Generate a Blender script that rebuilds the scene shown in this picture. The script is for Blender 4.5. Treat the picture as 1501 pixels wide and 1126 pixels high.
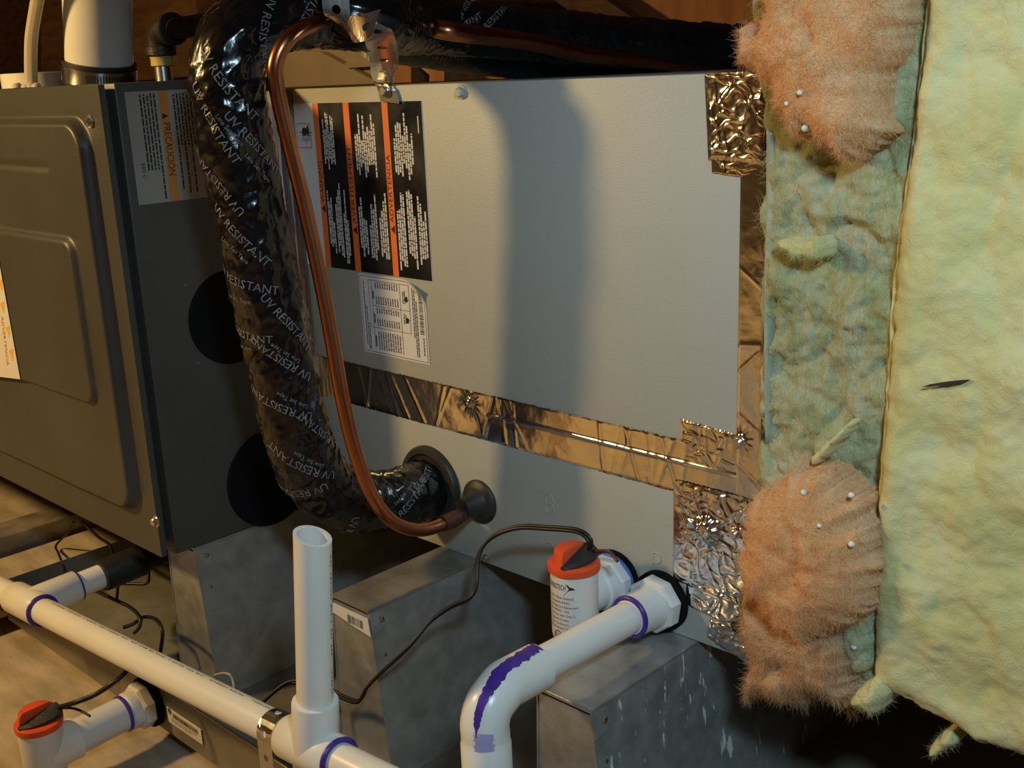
import bpy, bmesh, math, random
import numpy as np
from mathutils import Vector, Matrix, Euler, noise

random.seed(7)
for o in list(bpy.data.objects):
    bpy.data.objects.remove(o, do_unlink=True)
scene = bpy.context.scene
COL = scene.collection

# ------------------------------------------------------------------ camera
F_PX = 1649.1
CAM = Vector((0.41945, -0.68714, 0.45119))
ROT = Euler((math.radians(74.5418), math.radians(2.4102), math.radians(43.7307)), 'XYZ')
cd = bpy.data.cameras.new('camera')
cam = bpy.data.objects.new('camera', cd)
COL.objects.link(cam)
cam.location = CAM
cam.rotation_euler = ROT
cd.sensor_fit = 'HORIZONTAL'
cd.sensor_width = 36.0
cd.lens = F_PX * 36.0 / 1501.0
cd.clip_start = 0.01
scene.camera = cam
CM = ROT.to_matrix()

# ------------------------------------------------------------------ world, lamps, exposure
w = bpy.data.worlds.new('world')
scene.world = w
w.use_nodes = True
w.node_tree.nodes['Background'].inputs[0].default_value = (0, 0, 0, 1)
w.node_tree.nodes['Background'].inputs[1].default_value = 0.0

def lamp(name, loc, energy, color, radius, kind='POINT'):
    ld = bpy.data.lights.new(name, kind)
    ld.energy = energy
    ld.color = color
    ld.shadow_soft_size = radius
    o = bpy.data.objects.new(name, ld)
    o.location = loc
    COL.objects.link(o)
    return o
# work lamp standing to the front left, and the head lamp of whoever took the picture
lamp('work_lamp_offscreen', (-1.117, -0.98, 0.82), 48, (1.0, 0.66, 0.25), 0.055)
hl = lamp('head_lamp_offscreen', (0.56, -0.66, 0.74), 24.5, (0.57, 0.83, 1.0), 0.05, 'SPOT')
hl.data.spot_size = math.radians(74); hl.data.spot_blend = 1.0
hl.rotation_euler = (Vector((-0.03, 0.0, 0.22)) - hl.location).to_track_quat('-Z', 'Y').to_euler()
scene.view_settings.view_transform = 'Standard'
scene.view_settings.look = 'None'
scene.view_settings.gamma = 1.0
scene.view_settings.use_curve_mapping = False
scene.view_settings.exposure = 0.0

# ------------------------------------------------------------------ helpers
def ray(px, py):
    return CM @ Vector(((px - 750.5) / F_PX, -(py - 563.0) / F_PX, -1.0))
def on(px, py, ax, v):
    """the point where the line of sight of a pixel meets the plane axis = v"""
    d = ray(px, py)
    return CAM + d * ((v - CAM[ax]) / d[ax])
def depth(p):
    return -(CM.transposed() @ (Vector(p) - CAM)).z
def face(px, py, off=0.0):
    p = on(px, py, 1, 0.0)
    return Vector((p.x, -off, p.z))
def lin(r, g, b):
    f = lambda c: (c / 255 / 12.92) if c / 255 <= 0.04045 else ((c / 255 + 0.055) / 1.055) ** 2.4
    return (f(r), f(g), f(b), 1.0)

def mk(name, verts, faces, mat, parent=None, smooth=False, loc=None):
    me = bpy.data.meshes.new(name)
    me.from_pydata([tuple(v) for v in verts], [], faces)
    me.validate()
    me.update()
    o = bpy.data.objects.new(name, me)
    if mat: me.materials.append(mat)
    if smooth:
        me.polygons.foreach_set('use_smooth', [True] * len(me.polygons))
    COL.objects.link(o)
    if parent: o.parent = parent
    return o
def thing(name, label, cat, group=None):
    o = bpy.data.objects.new(name, None)
    o.empty_display_size = 0.02
    COL.objects.link(o)
    o['label'] = label; o['category'] = cat
    if group: o['group'] = group
    return o
def tag(o, label, cat, group=None):
    o['label'] = label; o['category'] = cat
    if group: o['group'] = group
    return o
def struct(o):
    o['kind'] = 'structure'
    return o
def autosmooth(o, deg=35):
    me = o.data
    me.polygons.foreach_set('use_smooth', [True] * len(me.polygons))
    bm = bmesh.new(); bm.from_mesh(me)
    for e in bm.edges:
        if len(e.link_faces) == 2 and e.calc_face_angle(0) > math.radians(deg): e.smooth = False
    bm.to_mesh(me); bm.free()
    return o
def recalc(o):
    bm = bmesh.new(); bm.from_mesh(o.data)
    bmesh.ops.recalc_face_normals(bm, faces=bm.faces)
    bm.to_mesh(o.data); bm.free()
    return o
def box(name, lo, hi, mat, parent=None, bevel=0.0, seg=2):
    bm = bmesh.new()
    bmesh.ops.create_cube(bm, size=1.0)
    lo = Vector(lo); hi = Vector(hi)
    for v in bm.verts:
        v.co = Vector([(lo[i] + hi[i]) / 2 + v.co[i] * (hi[i] - lo[i]) for i in range(3)])
    if bevel > 0:
        bmesh.ops.bevel(bm, geom=list(bm.edges), offset=bevel, segments=seg, affect='EDGES', profile=0.5)
    me = bpy.data.meshes.new(name); bm.to_mesh(me); bm.free()
    o = bpy.data.objects.new(name, me); me.materials.append(mat); COL.objects.link(o)
    if parent: o.parent = parent
    if bevel > 0: autosmooth(o)
    return o
def prism(name, poly, vec, mat, parent=None, bevel=0.0):
    """polygon (3D points) pushed along vec"""
    n = len(poly); vec = Vector(vec)
    vs = [Vector(p) for p in poly] + [Vector(p) + vec for p in poly]
    fs = [list(range(n))[::-1], list(range(n, 2 * n))] + [[i, (i + 1) % n, n + (i + 1) % n, n + i] for i in range(n)]
    o = recalc(mk(name, vs, fs, mat, parent))
    if bevel > 0:
        bm = bmesh.new(); bm.from_mesh(o.data)
        bmesh.ops.bevel(bm, geom=list(bm.edges), offset=bevel, segments=2, affect='EDGES')
        bm.to_mesh(o.data); bm.free(); autosmooth(o)
    return o
def frame_of(d):
    d = Vector(d).normalized()
    a = Vector((0, 0, 1)) if abs(d.z) < 0.9 else Vector((1, 0, 0))
    u = d.cross(a).normalized()
    return d, u, d.cross(u).normalized()
def lathe(name, prof, org, d, mat, parent=None, seg=36, deg=35, phase=0.0):
    """prof = [(radius, height along d)]"""
    d, u, v = frame_of(d); org = Vector(org)
    vs = []; fs = []
    for r, h in prof:
        for k in range(seg):
            a = phase + 2 * math.pi * k / seg
            vs.append(org + d * h + (u * math.cos(a) + v * math.sin(a)) * r)
    for i in range(len(prof) - 1):
        for k in range(seg):
            k2 = (k + 1) % seg
            fs.append([i * seg + k, i * seg + k2, (i + 1) * seg + k2, (i + 1) * seg + k])
    if prof[0][0] > 1e-6: fs.append(list(range(seg))[::-1])
    if prof[-1][0] > 1e-6: fs.append([(len(prof) - 1) * seg + k for k in range(seg)])
    o = mk(name, vs, fs, mat, parent)
    bm = bmesh.new(); bm.from_mesh(o.data)
    bmesh.ops.remove_doubles(bm, verts=bm.verts, dist=1e-6)
    bmesh.ops.recalc_face_normals(bm, faces=bm.faces)
    bm.to_mesh(o.data); bm.free()
    return autosmooth(o, deg)
def catmull(pts, n=12):
    P = [Vector(p) for p in pts]
    P = [P[0] * 2 - P[1]] + P + [P[-1] * 2 - P[-2]]
    out = []
    for i in range(1, len(P) - 2):
        a, b, c, d = P[i - 1:i + 3]
        for k in range(n):
            t = k / n
            out.append(0.5 * ((2 * b) + (c - a) * t + (2 * a - 5 * b + 4 * c - d) * t * t + (3 * b - a - 3 * c + d) * t ** 3))
    out.append(P[-2])
    return out
def resample(pts, step):
    L = [0.0]
    for a, b in zip(pts, pts[1:]): L.append(L[-1] + (b - a).length)
    n = max(2, int(L[-1] / step)); out = []; j = 0
    for i in range(n + 1):
        s = L[-1] * i / n
        while j < len(L) - 2 and L[j + 1] < s: j += 1
        t = (s - L[j]) / max(1e-9, L[j + 1] - L[j])
        out.append(pts[j].lerp(pts[j + 1], min(1, t)))
    return out, L[-1]
class Path:
    """arc-length sampled curve with parallel transported frames"""
    def __init__(self, ctrl, step=0.004, n=12):
        self.p, self.L = resample(catmull(ctrl, n), step)
        m = len(self.p); self.t = []; self.u = []; self.v = []
        for i in range(m):
            a = self.p[max(0, i - 1)]; b = self.p[min(m - 1, i + 1)]
            self.t.append((b - a).normalized())
        u = frame_of(self.t[0])[1]
        for i in range(m):
            t = self.t[i]; u = (u - t * u.dot(t)).normalized()
            self.u.append(u.copy()); self.v.append(t.cross(u))
    def at(self, s):
        m = len(self.p) - 1; f = max(0, min(m - 1e-6, s / self.L * m)); i = int(f); k = f - i
        return (self.p[i].lerp(self.p[i + 1], k), self.t[i].lerp(self.t[i + 1], k).normalized(),
                self.u[i].lerp(self.u[i + 1], k).normalized(), self.v[i].lerp(self.v[i + 1], k).normalized())
    def surf(self, s, th, r):
        p, t, u, v = self.at(s)
        return p + (u * math.cos(th) + v * math.sin(th)) * r
def tube(name, path, rad, mat, parent=None, seg=14, caps=True):
    vs = []; fs = []; m = len(path.p)
    for i in range(m):
        s = path.L * i / (m - 1)
        for k in range(seg):
            a = 2 * math.pi * k / seg
            r = rad(s, a) if callable(rad) else rad
            vs.append(path.p[i] + (path.u[i] * math.cos(a) + path.v[i] * math.sin(a)) * r)
    for i in range(m - 1):
        for k in range(seg):
            k2 = (k + 1) % seg
            fs.append([i * seg + k, i * seg + k2, (i + 1) * seg + k2, (i + 1) * seg + k])
    if caps:
        fs.append(list(range(seg))[::-1]); fs.append([(m - 1) * seg + k for k in range(seg)])
    return autosmooth(mk(name, vs, fs, mat, parent), 50)
def wire(name, pts, r, mat, parent=None, step=0.006, seg=8):
    return tube(name, Path(pts, step), r, mat, parent, seg)
_tc = {}
def text_geo(s):
    """centred flat geometry of a line of text, cap height about 0.7"""
    if s in _tc: return _tc[s]
    c = bpy.data.curves.new('t', 'FONT'); c.body = s; c.resolution_u = 2; c.align_x = 'CENTER'; c.align_y = 'CENTER'
    o = bpy.data.objects.new('t', c); COL.objects.link(o)
    dg = bpy.context.evaluated_depsgraph_get()
    me = o.evaluated_get(dg).to_mesh()
    r = ([v.co.copy() for v in me.vertices], [list(p.vertices) for p in me.polygons])
    o.evaluated_get(dg).to_mesh_clear()
    bpy.data.objects.remove(o, do_unlink=True); bpy.data.curves.remove(c)
    _tc[s] = r
    return r
def put_text(s, size, org, u, v, mat, parent, name='lettering', sx=1.0):
    vs, fs = text_geo(s); org = Vector(org); u = Vector(u).normalized(); v = Vector(v).normalized()
    return mk(name, [org + u * (p.x * size * sx) + v * (p.y * size) for p in vs], fs, mat, parent)
def quads(name, rects, P, mat, parent):
    """rects = [(a0,a1,b0,b1)] in label coordinates, P maps (a,b) to 3D"""
    vs = []; fs = []
    for a0, a1, b0, b1 in rects:
        n = len(vs); vs += [P(a0, b0), P(a1, b0), P(a1, b1), P(a0, b1)]; fs.append([n, n + 1, n + 2, n + 3])
    o = mk(name, vs, fs, mat, parent)
    if len(rects) > 8: o['kind'] = 'stuff'
    return o
def words(a0, a1, b, h, rnd, cw):
    """bars like the words of one line of unreadable small print running along a"""
    out = []; a = a0
    while a < a1:
        L = cw * rnd.randint(2, 8); e = min(a1, a + L); out.append((a, e, b, b + h)); a = e + cw * 0.8
    return out
def fbm(p, oct=4, H=0.5):
    s = 0.0; a = 1.0; q = Vector(p)
    for _ in range(oct):
        s += a * noise.noise(q); a *= H; q = q * 2.03
    return s

# ------------------------------------------------------------------ materials
def mat(name, col, rough=0.5, metal=0.0, bump=0.0, bscale=200.0, var=0.0, vscale=20.0, col2=None, detail=4.0,
        spec=0.5, sheen=0.0, aniso=None, coat=0.0, stretch=None, rvar=0.0):
    m = bpy.data.materials.new(name); m.use_nodes = True
    nt = m.node_tree; b = nt.nodes['Principled BSDF']
    b.inputs['Roughness'].default_value = rough; b.inputs['Metallic'].default_value = metal
    b.inputs['Specular IOR Level'].default_value = spec
    if sheen: b.inputs['Sheen Weight'].default_value = sheen
    if coat: b.inputs['Coat Weight'].default_value = coat
    tc = nt.nodes.new('ShaderNodeTexCoord'); vec = tc.outputs['Object']
    if stretch:
        mp = nt.nodes.new('ShaderNodeMapping'); mp.inputs['Scale'].default_value = stretch
        nt.links.new(vec, mp.inputs['Vector']); vec = mp.outputs['Vector']
    if col2 or var:
        n = nt.nodes.new('ShaderNodeTexNoise'); n.inputs['Scale'].default_value = vscale; n.inputs['Detail'].default_value = detail
        nt.links.new(vec, n.inputs['Vector'])
        r = nt.nodes.new('ShaderNodeValToRGB'); nt.links.new(n.outputs['Fac'], r.inputs['Fac'])
        c2 = col2 if col2 else tuple(min(1, c * (1 + var)) for c in col[:3]) + (1,)
        c1 = col if col2 else tuple(c * (1 - var) for c in col[:3]) + (1,)
        r.color_ramp.elements[0].position = 0.32; r.color_ramp.elements[1].position = 0.68
        r.color_ramp.elements[0].color = c1; r.color_ramp.elements[1].color = c2
        nt.links.new(r.outputs['Color'], b.inputs['Base Color'])
        if rvar:
            mr = nt.nodes.new('ShaderNodeMapRange'); nt.links.new(n.outputs['Fac'], mr.inputs['Value'])
            mr.inputs['From Min'].default_value = 0.3; mr.inputs['From Max'].default_value = 0.7
            mr.inputs['To Min'].default_value = rough - rvar; mr.inputs['To Max'].default_value = rough + rvar
            nt.links.new(mr.outputs['Result'], b.inputs['Roughness'])
    else:
        b.inputs['Base Color'].default_value = col
    if bump:
        n2 = nt.nodes.new('ShaderNodeTexNoise'); n2.inputs['Scale'].default_value = bscale; n2.inputs['Detail'].default_value = 5
        nt.links.new(vec, n2.inputs['Vector'])
        bp = nt.nodes.new('ShaderNodeBump'); bp.inputs['Strength'].default_value = bump; bp.inputs['Distance'].default_value = 0.002
        nt.links.new(n2.outputs['Fac'], bp.inputs['Height']); nt.links.new(bp.outputs['Normal'], b.inputs['Normal'])
    return m
def scratch_mat(name, base, col2, rough, metal, thr, scale, scol):
    """sheet metal with pale scratches and dust flecks"""
    m = mat(name, base, rough, metal, 0.12, 260, vscale=60, col2=col2, rvar=0.08)
    nt = m.node_tree; b = nt.nodes['Principled BSDF']
    tc = nt.nodes.new('ShaderNodeTexCoord')
    mp = nt.nodes.new('ShaderNodeMapping'); mp.inputs['Scale'].default_value = (1, 2.2, 0.55); mp.inputs['Rotation'].default_value = (0.35, 0, 0)
    nt.links.new(tc.outputs['Object'], mp.inputs['Vector'])
    n = nt.nodes.new('ShaderNodeTexNoise'); n.inputs['Scale'].default_value = scale; n.inputs['Detail'].default_value = 8; n.inputs['Roughness'].default_value = 0.62
    nt.links.new(mp.outputs['Vector'], n.inputs['Vector'])
    r = nt.nodes.new('ShaderNodeValToRGB'); r.color_ramp.elements[0].position = thr; r.color_ramp.elements[1].position = thr + 0.03
    nt.links.new(n.outputs['Fac'], r.inputs['Fac'])
    old = b.inputs['Base Color'].links[0].from_socket
    mx = nt.nodes.new('ShaderNodeMix'); mx.data_type = 'RGBA'
    nt.links.new(r.outputs['Color'], mx.inputs['Factor']); nt.links.new(old, mx.inputs['A']); mx.inputs['B'].default_value = scol
    nt.links.new(mx.outputs['Result'], b.inputs['Base Color'])
    inv = nt.nodes.new('ShaderNodeMath'); inv.operation = 'MULTIPLY_ADD'
    nt.links.new(r.outputs['Color'], inv.inputs[0]); inv.inputs[1].default_value = -metal; inv.inputs[2].default_value = metal
    nt.links.new(inv.outputs[0], b.inputs['Metallic'])
    return m
def wood_mat(name, c1, c2, rough=0.75, scale=(3, 30, 30), bump=0.3):
    return mat(name, c1, rough, 0, bump, 12, vscale=3.0, col2=c2, detail=6, stretch=scale, spec=0.25)

M = {}
M['coil'] = mat('coil_paint', (0.43, 0.435, 0.385, 1), 0.42, 0, 0.22, 900, var=0.03, vscale=6)
M['furnace'] = mat('furnace_paint', (0.064, 0.062, 0.054, 1), 0.42, 0, 0.10, 700, var=0.10, vscale=9)
M['fside'] = M['furnace']
GALV = (0.43, 0.43, 0.41, 1)
M['galv'] = mat('galvanised_steel', GALV, 0.36, 0.62, 0.10, 300, var=0.15, vscale=55, rvar=0.06)
M['galvside'] = scratch_mat('scratched_galvanised_steel', tuple(c * 0.85 for c in GALV[:3]) + (1,), tuple(c * 1.15 for c in GALV[:3]) + (1,), 0.36, 0.62, 0.605, 48, (0.62, 0.64, 0.60, 1))
M['dust_shade_steel'] = mat('dusty_shaded_steel', (0.22, 0.19, 0.15, 1), 0.6, 0.25, 0.2, 180, var=0.30, vscale=30)
M['foil'] = mat('aluminium_foil_tape', (0.80, 0.79, 0.78, 1), 0.17, 1.0, 0.13, 60, var=0.05, vscale=30)
M['strap'] = mat('steel_strap', (0.70, 0.69, 0.67, 1), 0.22, 1.0, 0.15, 60, var=0.06, vscale=40)
M['steel'] = mat('zinc_screw', (0.62, 0.62, 0.60, 1), 0.28, 1.0)
M['darksteel'] = mat('grey_screw', (0.20, 0.21, 0.21, 1), 0.45, 0.6)
M['black_wrap'] = mat('black_pvc_wrap', (0.007, 0.007, 0.008, 1), 0.19, 0, 0.3, 90, spec=0.6, var=0.3, vscale=40)
M['foam'] = mat('black_foam', (0.010, 0.011, 0.013, 1), 0.36, 0, 0.8, 160, stretch=(1, 1, 0.4))
M['print'] = mat('white_print', (0.62, 0.62, 0.60, 1), 0.6)
M['ink'] = mat('black_ink', (0.012, 0.011, 0.011, 1), 0.6)
M['inkgrey'] = mat('grey_ink', (0.10, 0.09, 0.085, 1), 0.7)
M['inkblue'] = mat('blue_black_ink', (0.02, 0.025, 0.05, 1), 0.6)
M['copper'] = mat('copper', (0.56, 0.23, 0.115, 1), 0.30, 1.0, 0.10, 60, col2=(0.36, 0.14, 0.07, 1), vscale=22, rvar=0.07, stretch=(1, 1, 0.4))
M['burnt'] = mat('burnt_copper', (0.23, 0.085, 0.05, 1), 0.5, 0.7, 0.5, 120, col2=(0.06, 0.05, 0.055, 1), vscale=90)
M['rubber'] = mat('black_rubber', (0.018, 0.017, 0.017, 1), 0.5, 0, 0.15, 150)
M['grom'] = mat('brown_black_rubber', (0.026, 0.022, 0.019, 1), 0.5, 0, 0.15, 120, var=0.25, vscale=60)
M['gasket'] = mat('black_gasket', (0.006, 0.006, 0.007, 1), 0.9, spec=0.1)
M['plug'] = mat('black_plastic_plug', (0.005, 0.005, 0.006, 1), 0.8, 0, 0.1, 300, spec=0.15)
M['pvc'] = mat('white_pvc', (0.82, 0.80, 0.74, 1), 0.30, 0, 0.02, 300, var=0.04, vscale=14)
M['pvcgrey'] = mat('soft_white_pvc', (0.70, 0.70, 0.68, 1), 0.38, var=0.03, vscale=25)
M['cream'] = mat('cream_cable_jacket', (0.62, 0.55, 0.44, 1), 0.35, var=0.05, vscale=10)
M['primer'] = mat('purple_primer', (0.07, 0.028, 0.28, 1), 0.35, var=0.3, vscale=80)
M['primerfaint'] = mat('faint_purple_smear', (0.42, 0.38, 0.66, 1), 0.4)
M['orange_cap'] = mat('orange_red_plastic', (0.74, 0.085, 0.022, 1), 0.38, 0, 0.02, 200, var=0.06, vscale=30)
M['sealant'] = mat('dark_sealant', (0.028, 0.026, 0.030, 1), 0.55, 0, 0.4, 220)
M['cord'] = mat('black_cord', (0.007, 0.007, 0.008, 1), 0.45)
M['cordgrey'] = mat('worn_cord_sleeve', (0.34, 0.31, 0.27, 1), 0.5)
M['blue'] = mat('blue_washer', (0.10, 0.18, 0.55, 1), 0.4)
M['label'] = mat('white_label', (0.70, 0.68, 0.66, 1), 0.5, var=0.03, vscale=30)
M['labelgrey'] = mat('grey_label', (0.30, 0.29, 0.265, 1), 0.55, var=0.06, vscale=30)
M['blacklabel'] = mat('black_label', (0.014, 0.013, 0.013, 1), 0.32, var=0.5, vscale=25, rvar=0.12)
M['orange'] = mat('orange_label_band', (0.78, 0.17, 0.03, 1), 0.5)
M['amber'] = mat('amber_label_band', (0.50, 0.20, 0.035, 1), 0.5)
M['yellow'] = mat('yellow_sign', (0.75, 0.48, 0.06, 1), 0.5)
M['red'] = mat('red_print', (0.50, 0.07, 0.03, 1), 0.5)
M['iron'] = mat('black_iron', (0.035, 0.032, 0.028, 1), 0.45, 0.4, 0.5, 150, var=0.3, vscale=40)
M['teflon'] = mat('yellow_thread_tape', (0.62, 0.45, 0.16, 1), 0.5, 0, 0.3, 200)
M['putty'] = mat('grey_duct_putty', (0.46, 0.43, 0.38, 1), 0.7, 0, 0.5, 90)
M['osb'] = wood_mat('dusty_subfloor', (0.32, 0.25, 0.18, 1), (0.56, 0.46, 0.34, 1), 0.85, (4, 12, 12))
M['pan'] = mat('dull_pan_steel', (0.25, 0.23, 0.185, 1), 0.5, 0.35, 0.25, 60, var=0.22, vscale=12, rvar=0.1)
M['rafter'] = wood_mat('old_rafter', (0.075, 0.037, 0.019, 1), (0.145, 0.074, 0.038, 1), 0.7, (3, 14, 14))
M['roof'] = wood_mat('roof_boards', (0.075, 0.037, 0.019, 1), (0.145, 0.074, 0.038, 1), 0.7, (2, 10, 10))
M['stud'] = wood_mat('pine_stud', (0.30, 0.12, 0.045, 1), (0.42, 0.19, 0.075, 1), 0.65, (14, 14, 2))
M['board'] = mat('tan_duct_board', (0.40, 0.31, 0.20, 1), 0.7, 0, 0.15, 60, var=0.10, vscale=8)

def wool(name, stops, scale, bump=0.9, fine=240, stretch=(1, 1, 1)):
    m = bpy.data.materials.new(name); m.use_nodes = True
    nt = m.node_tree; b = nt.nodes['Principled BSDF']
    b.inputs['Roughness'].default_value = 0.95; b.inputs['Specular IOR Level'].default_value = 0.12
    b.inputs['Sheen Weight'].default_value = 0.25; b.inputs['Sheen Roughness'].default_value = 0.6
    tc = nt.nodes.new('ShaderNodeTexCoord')
    mp = nt.nodes.new('ShaderNodeMapping'); mp.inputs['Scale'].default_value = stretch
    nt.links.new(tc.outputs['Object'], mp.inputs['Vector'])
    n = nt.nodes.new('ShaderNodeTexNoise'); n.inputs['Scale'].default_value = scale; n.inputs['Detail'].default_value = 7; n.inputs['Roughness'].default_value = 0.62
    n.inputs['Distortion'].default_value = 0.6
    nt.links.new(mp.outputs['Vector'], n.inputs['Vector'])
    r = nt.nodes.new('ShaderNodeValToRGB'); nt.links.new(n.outputs['Fac'], r.inputs['Fac'])
    while len(r.color_ramp.elements) < len(stops): r.color_ramp.elements.new(0.5)
    for e, (p, c) in zip(r.color_ramp.elements, stops): e.position = p; e.color = c
    nt.links.new(r.outputs['Color'], b.inputs['Base Color'])
    f = nt.nodes.new('ShaderNodeTexNoise'); f.inputs['Scale'].default_value = fine; f.inputs['Detail'].default_value = 8; f.inputs['Roughness'].default_value = 0.7
    f.inputs['Distortion'].default_value = 2.0
    nt.links.new(mp.outputs['Vector'], f.inputs['Vector'])
    bp = nt.nodes.new('ShaderNodeBump'); bp.inputs['Strength'].default_value = bump; bp.inputs['Distance'].default_value = 0.004
    nt.links.new(f.outputs['Fac'], bp.inputs['Height']); nt.links.new(bp.outputs['Normal'], b.inputs['Normal'])
    return m
M['yellow_wool'] = wool('yellow_glass_wool', [(0.25, lin(186, 180, 118)), (0.45, lin(206, 203, 140)), (0.6, lin(212, 210, 160)), (0.8, lin(218, 210, 130))], 14, 0.45, 160)
M['green_wool'] = wool('green_glass_wool', [(0.22, lin(128, 132, 80)), (0.42, lin(176, 182, 128)), (0.58, lin(198, 200, 164)), (0.75, lin(204, 188, 128))], 22, 0.8, 200, (1.6, 1, 0.7))
M['orange_wool'] = wool('orange_glass_wool', [(0.22, lin(226, 140, 74)), (0.42, lin(250, 190, 122)), (0.6, lin(252, 204, 146)), (0.8, lin(246, 214, 182))], 34, 0.8, 420)
M['tan_wool'] = wool('tan_glass_wool', [(0.22, lin(176, 132, 88)), (0.42, lin(220, 170, 116)), (0.6, lin(236, 186, 132)), (0.8, lin(214, 184, 146))], 34, 0.8, 420)
M['film'] = mat('grey_green_film', (0.34, 0.40, 0.31, 1), 0.28, 0, 0.3, 40, var=0.2, vscale=25, stretch=(6, 6, 0.6))
M['white_bit'] = mat('white_fibre_bead', (0.80, 0.80, 0.80, 1), 0.7)

# ------------------------------------------------------------------ attic shell
ZF = -0.17
fl = struct(mk('floor', [(-4, -3, ZF - 0.02), (2.5, -3, ZF - 0.02), (2.5, 2.4, ZF - 0.02), (-4, 2.4, ZF - 0.02)], [[0, 1, 2, 3]], M['osb']))
def planks(parent, n, a0, step, gap, make, m):
    for i in range(n): box('plank', *make(a0 + i * step, a0 + (i + 1) * step - gap), m, parent, 0.002, 1)
planks(fl, 4, -2.30, 0.46, 0.006, lambda a, b: ((-3.9, a, ZF - 0.018), (2.4, b, ZF)), M['osb'])
wb = struct(box('wall_back', (-4, 2.3, ZF - 0.02), (2.5, 2.33, 2.2), M['rafter']))
planks(wb, 6, ZF, 0.19, 0.006, lambda a, b: ((-3.9, 2.275, a), (2.4, 2.3, b)), M['rafter'])
ce = struct(mk('ceiling', [(-4, 2.32, 1.0), (2.5, 2.32, 1.0), (2.5, -0.6, 2.3), (-4, -0.6, 2.3)], [[0, 1, 2, 3]], M['roof']))
wl = struct(mk('wall_left', [(-4, 2.32, ZF - 0.02), (-4, -3, ZF - 0.02), (-4, -3, 2.3), (-4, 2.32, 2.3)], [[0, 1, 2, 3]], M['rafter']))
cf = struct(mk('wall_front', [(2.5, -0.6, 2.3), (-4, -0.6, 2.3), (-4, -3.0, ZF - 0.02), (2.5, -3.0, ZF - 0.02)], [[0, 1, 2, 3]], M['roof']))
for k in range(9):  # rafters out of view, added to give the foil dark bands to reflect
    xk = -2.6 + 0.52 * k
    prism('rafter', [(xk, -0.62, 2.26), (xk + 0.11, -0.62, 2.26), (xk + 0.11, -2.98, ZF + 0.02), (xk, -2.98, ZF + 0.02)], (0, 0.10, -0.09), M['rafter'], cf)
wr = struct(mk('wall_right', [(2.5, 2.32, ZF - 0.02), (2.5, -3, ZF - 0.02), (2.5, -3, 2.3), (2.5, 2.32, 2.3)], [[0, 3, 2, 1]], M['rafter']))

# background lumber and panels, seen just over the top of the cabinets
def bgpoly(name, px, y, th, m, label, cat, group=None, bevel=0.0):
    o = prism(name, [on(a, b, 1, y) for a, b in px], (0, th, 0), m, None, bevel)
    return tag(o, label, cat, group)
pan_t = thing('duct_board_box', 'tan folded duct board box behind the insulated pipe bend', 'box')
prism('side_panel', [on(a, b, 1, 0.78) for a, b in [(178, -60), (178, 12), (300, 72), (470, 76), (548, 118), (604, 118), (604, 40), (560, -60)]], (0, 0.02, 0), M['board'], pan_t)
prism('lower_flap', [on(a, b, 1, 0.76) for a, b in [(380, 70), (470, 76), (548, 118), (604, 118), (604, 260), (380, 260)]], (0, 0.015, 0), M['board'], pan_t)
prism('fold_rib', [on(a, b, 1, 0.75) for a, b in [(505, 92), (560, 88), (560, 96), (507, 100)]], (0, 0.012, 0), M['board'], pan_t)
for i, (a, b, c, d, y, lb) in enumerate([
        (578, 602, 579, 603, 0.70, 'pine upright between the duct board box and the slanted pale brace'),
        (632, 654, 625, 646, 0.62, 'orange pine upright behind the cabinet top edge')]):
    o = prism('wall_stud', [on(a, 40, 1, y), on(b, 40, 1, y), on(d, 240, 1, y), on(c, 240, 1, y)], (0, 0.09, 0), M['stud'])
    tag(o, lb, 'stud')
tag(prism('slanted_brace', [on(a, b, 1, 0.71) for a, b in [(590, 66), (640, 106), (640, 118), (590, 78)]], (0, 0.04, 0), M['board']), 'pale slanted wooden brace between two uprights', 'brace')
tag(prism('ledger_board', [on(a, b, 1, 0.85) for a, b in [(646, 92), (800, 92), (1090, 92), (1090, 560), (646, 420)]], (0, 0.03, 0), M['stud']), 'brown ledger board low behind the cabinet top edge', 'board')
tag(prism('roof_rafter', [on(a, b, 1, 1.15) for a, b in [(760, -40), (830, -40), (985, 66), (900, 66)]], (0, 0.04, 0), M['rafter']), 'slanting rafter above the insulated pipes', 'rafter')
tag(prism('roof_plank', [on(a, b, 1, 1.3) for a, b in [(880, -60), (1180, -60), (1180, 90), (880, 64)]], (0, 0.03, 0), M['stud']), 'wide brown roof plank beside the pink insulation', 'plank')
tag(prism('ridge_plank', [on(a, b, 1, 1.45) for a, b in [(690, -60), (900, -60), (900, 60), (690, 16)]], (0, 0.03, 0), M['rafter']), 'reddish brown plank above the black foam pipe', 'plank')
tag(prism('roof_beam', [on(a, b, 1, 0.70) for a, b in [(60, -60), (280, -60), (300, 110), (60, 130)]], (0, 0.05, 0), M['rafter']), 'dark brown beam behind the white vent pipe', 'beam')

# lumber beside the pan at the left
tag(box('floor_joist', (-1.16, -0.42, ZF), (-1.10, 1.6, ZF + 0.035), M['dust_shade_steel'], None, 0.004), 'low dusty sill running back under the furnace', 'sill')
tag(box('subfloor_board', (-1.09, -0.62, ZF), (-0.925, 0.9, ZF + 0.010), M['osb'], None, 0.002), 'dusty brown board lying beside the pan end', 'board')

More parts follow.
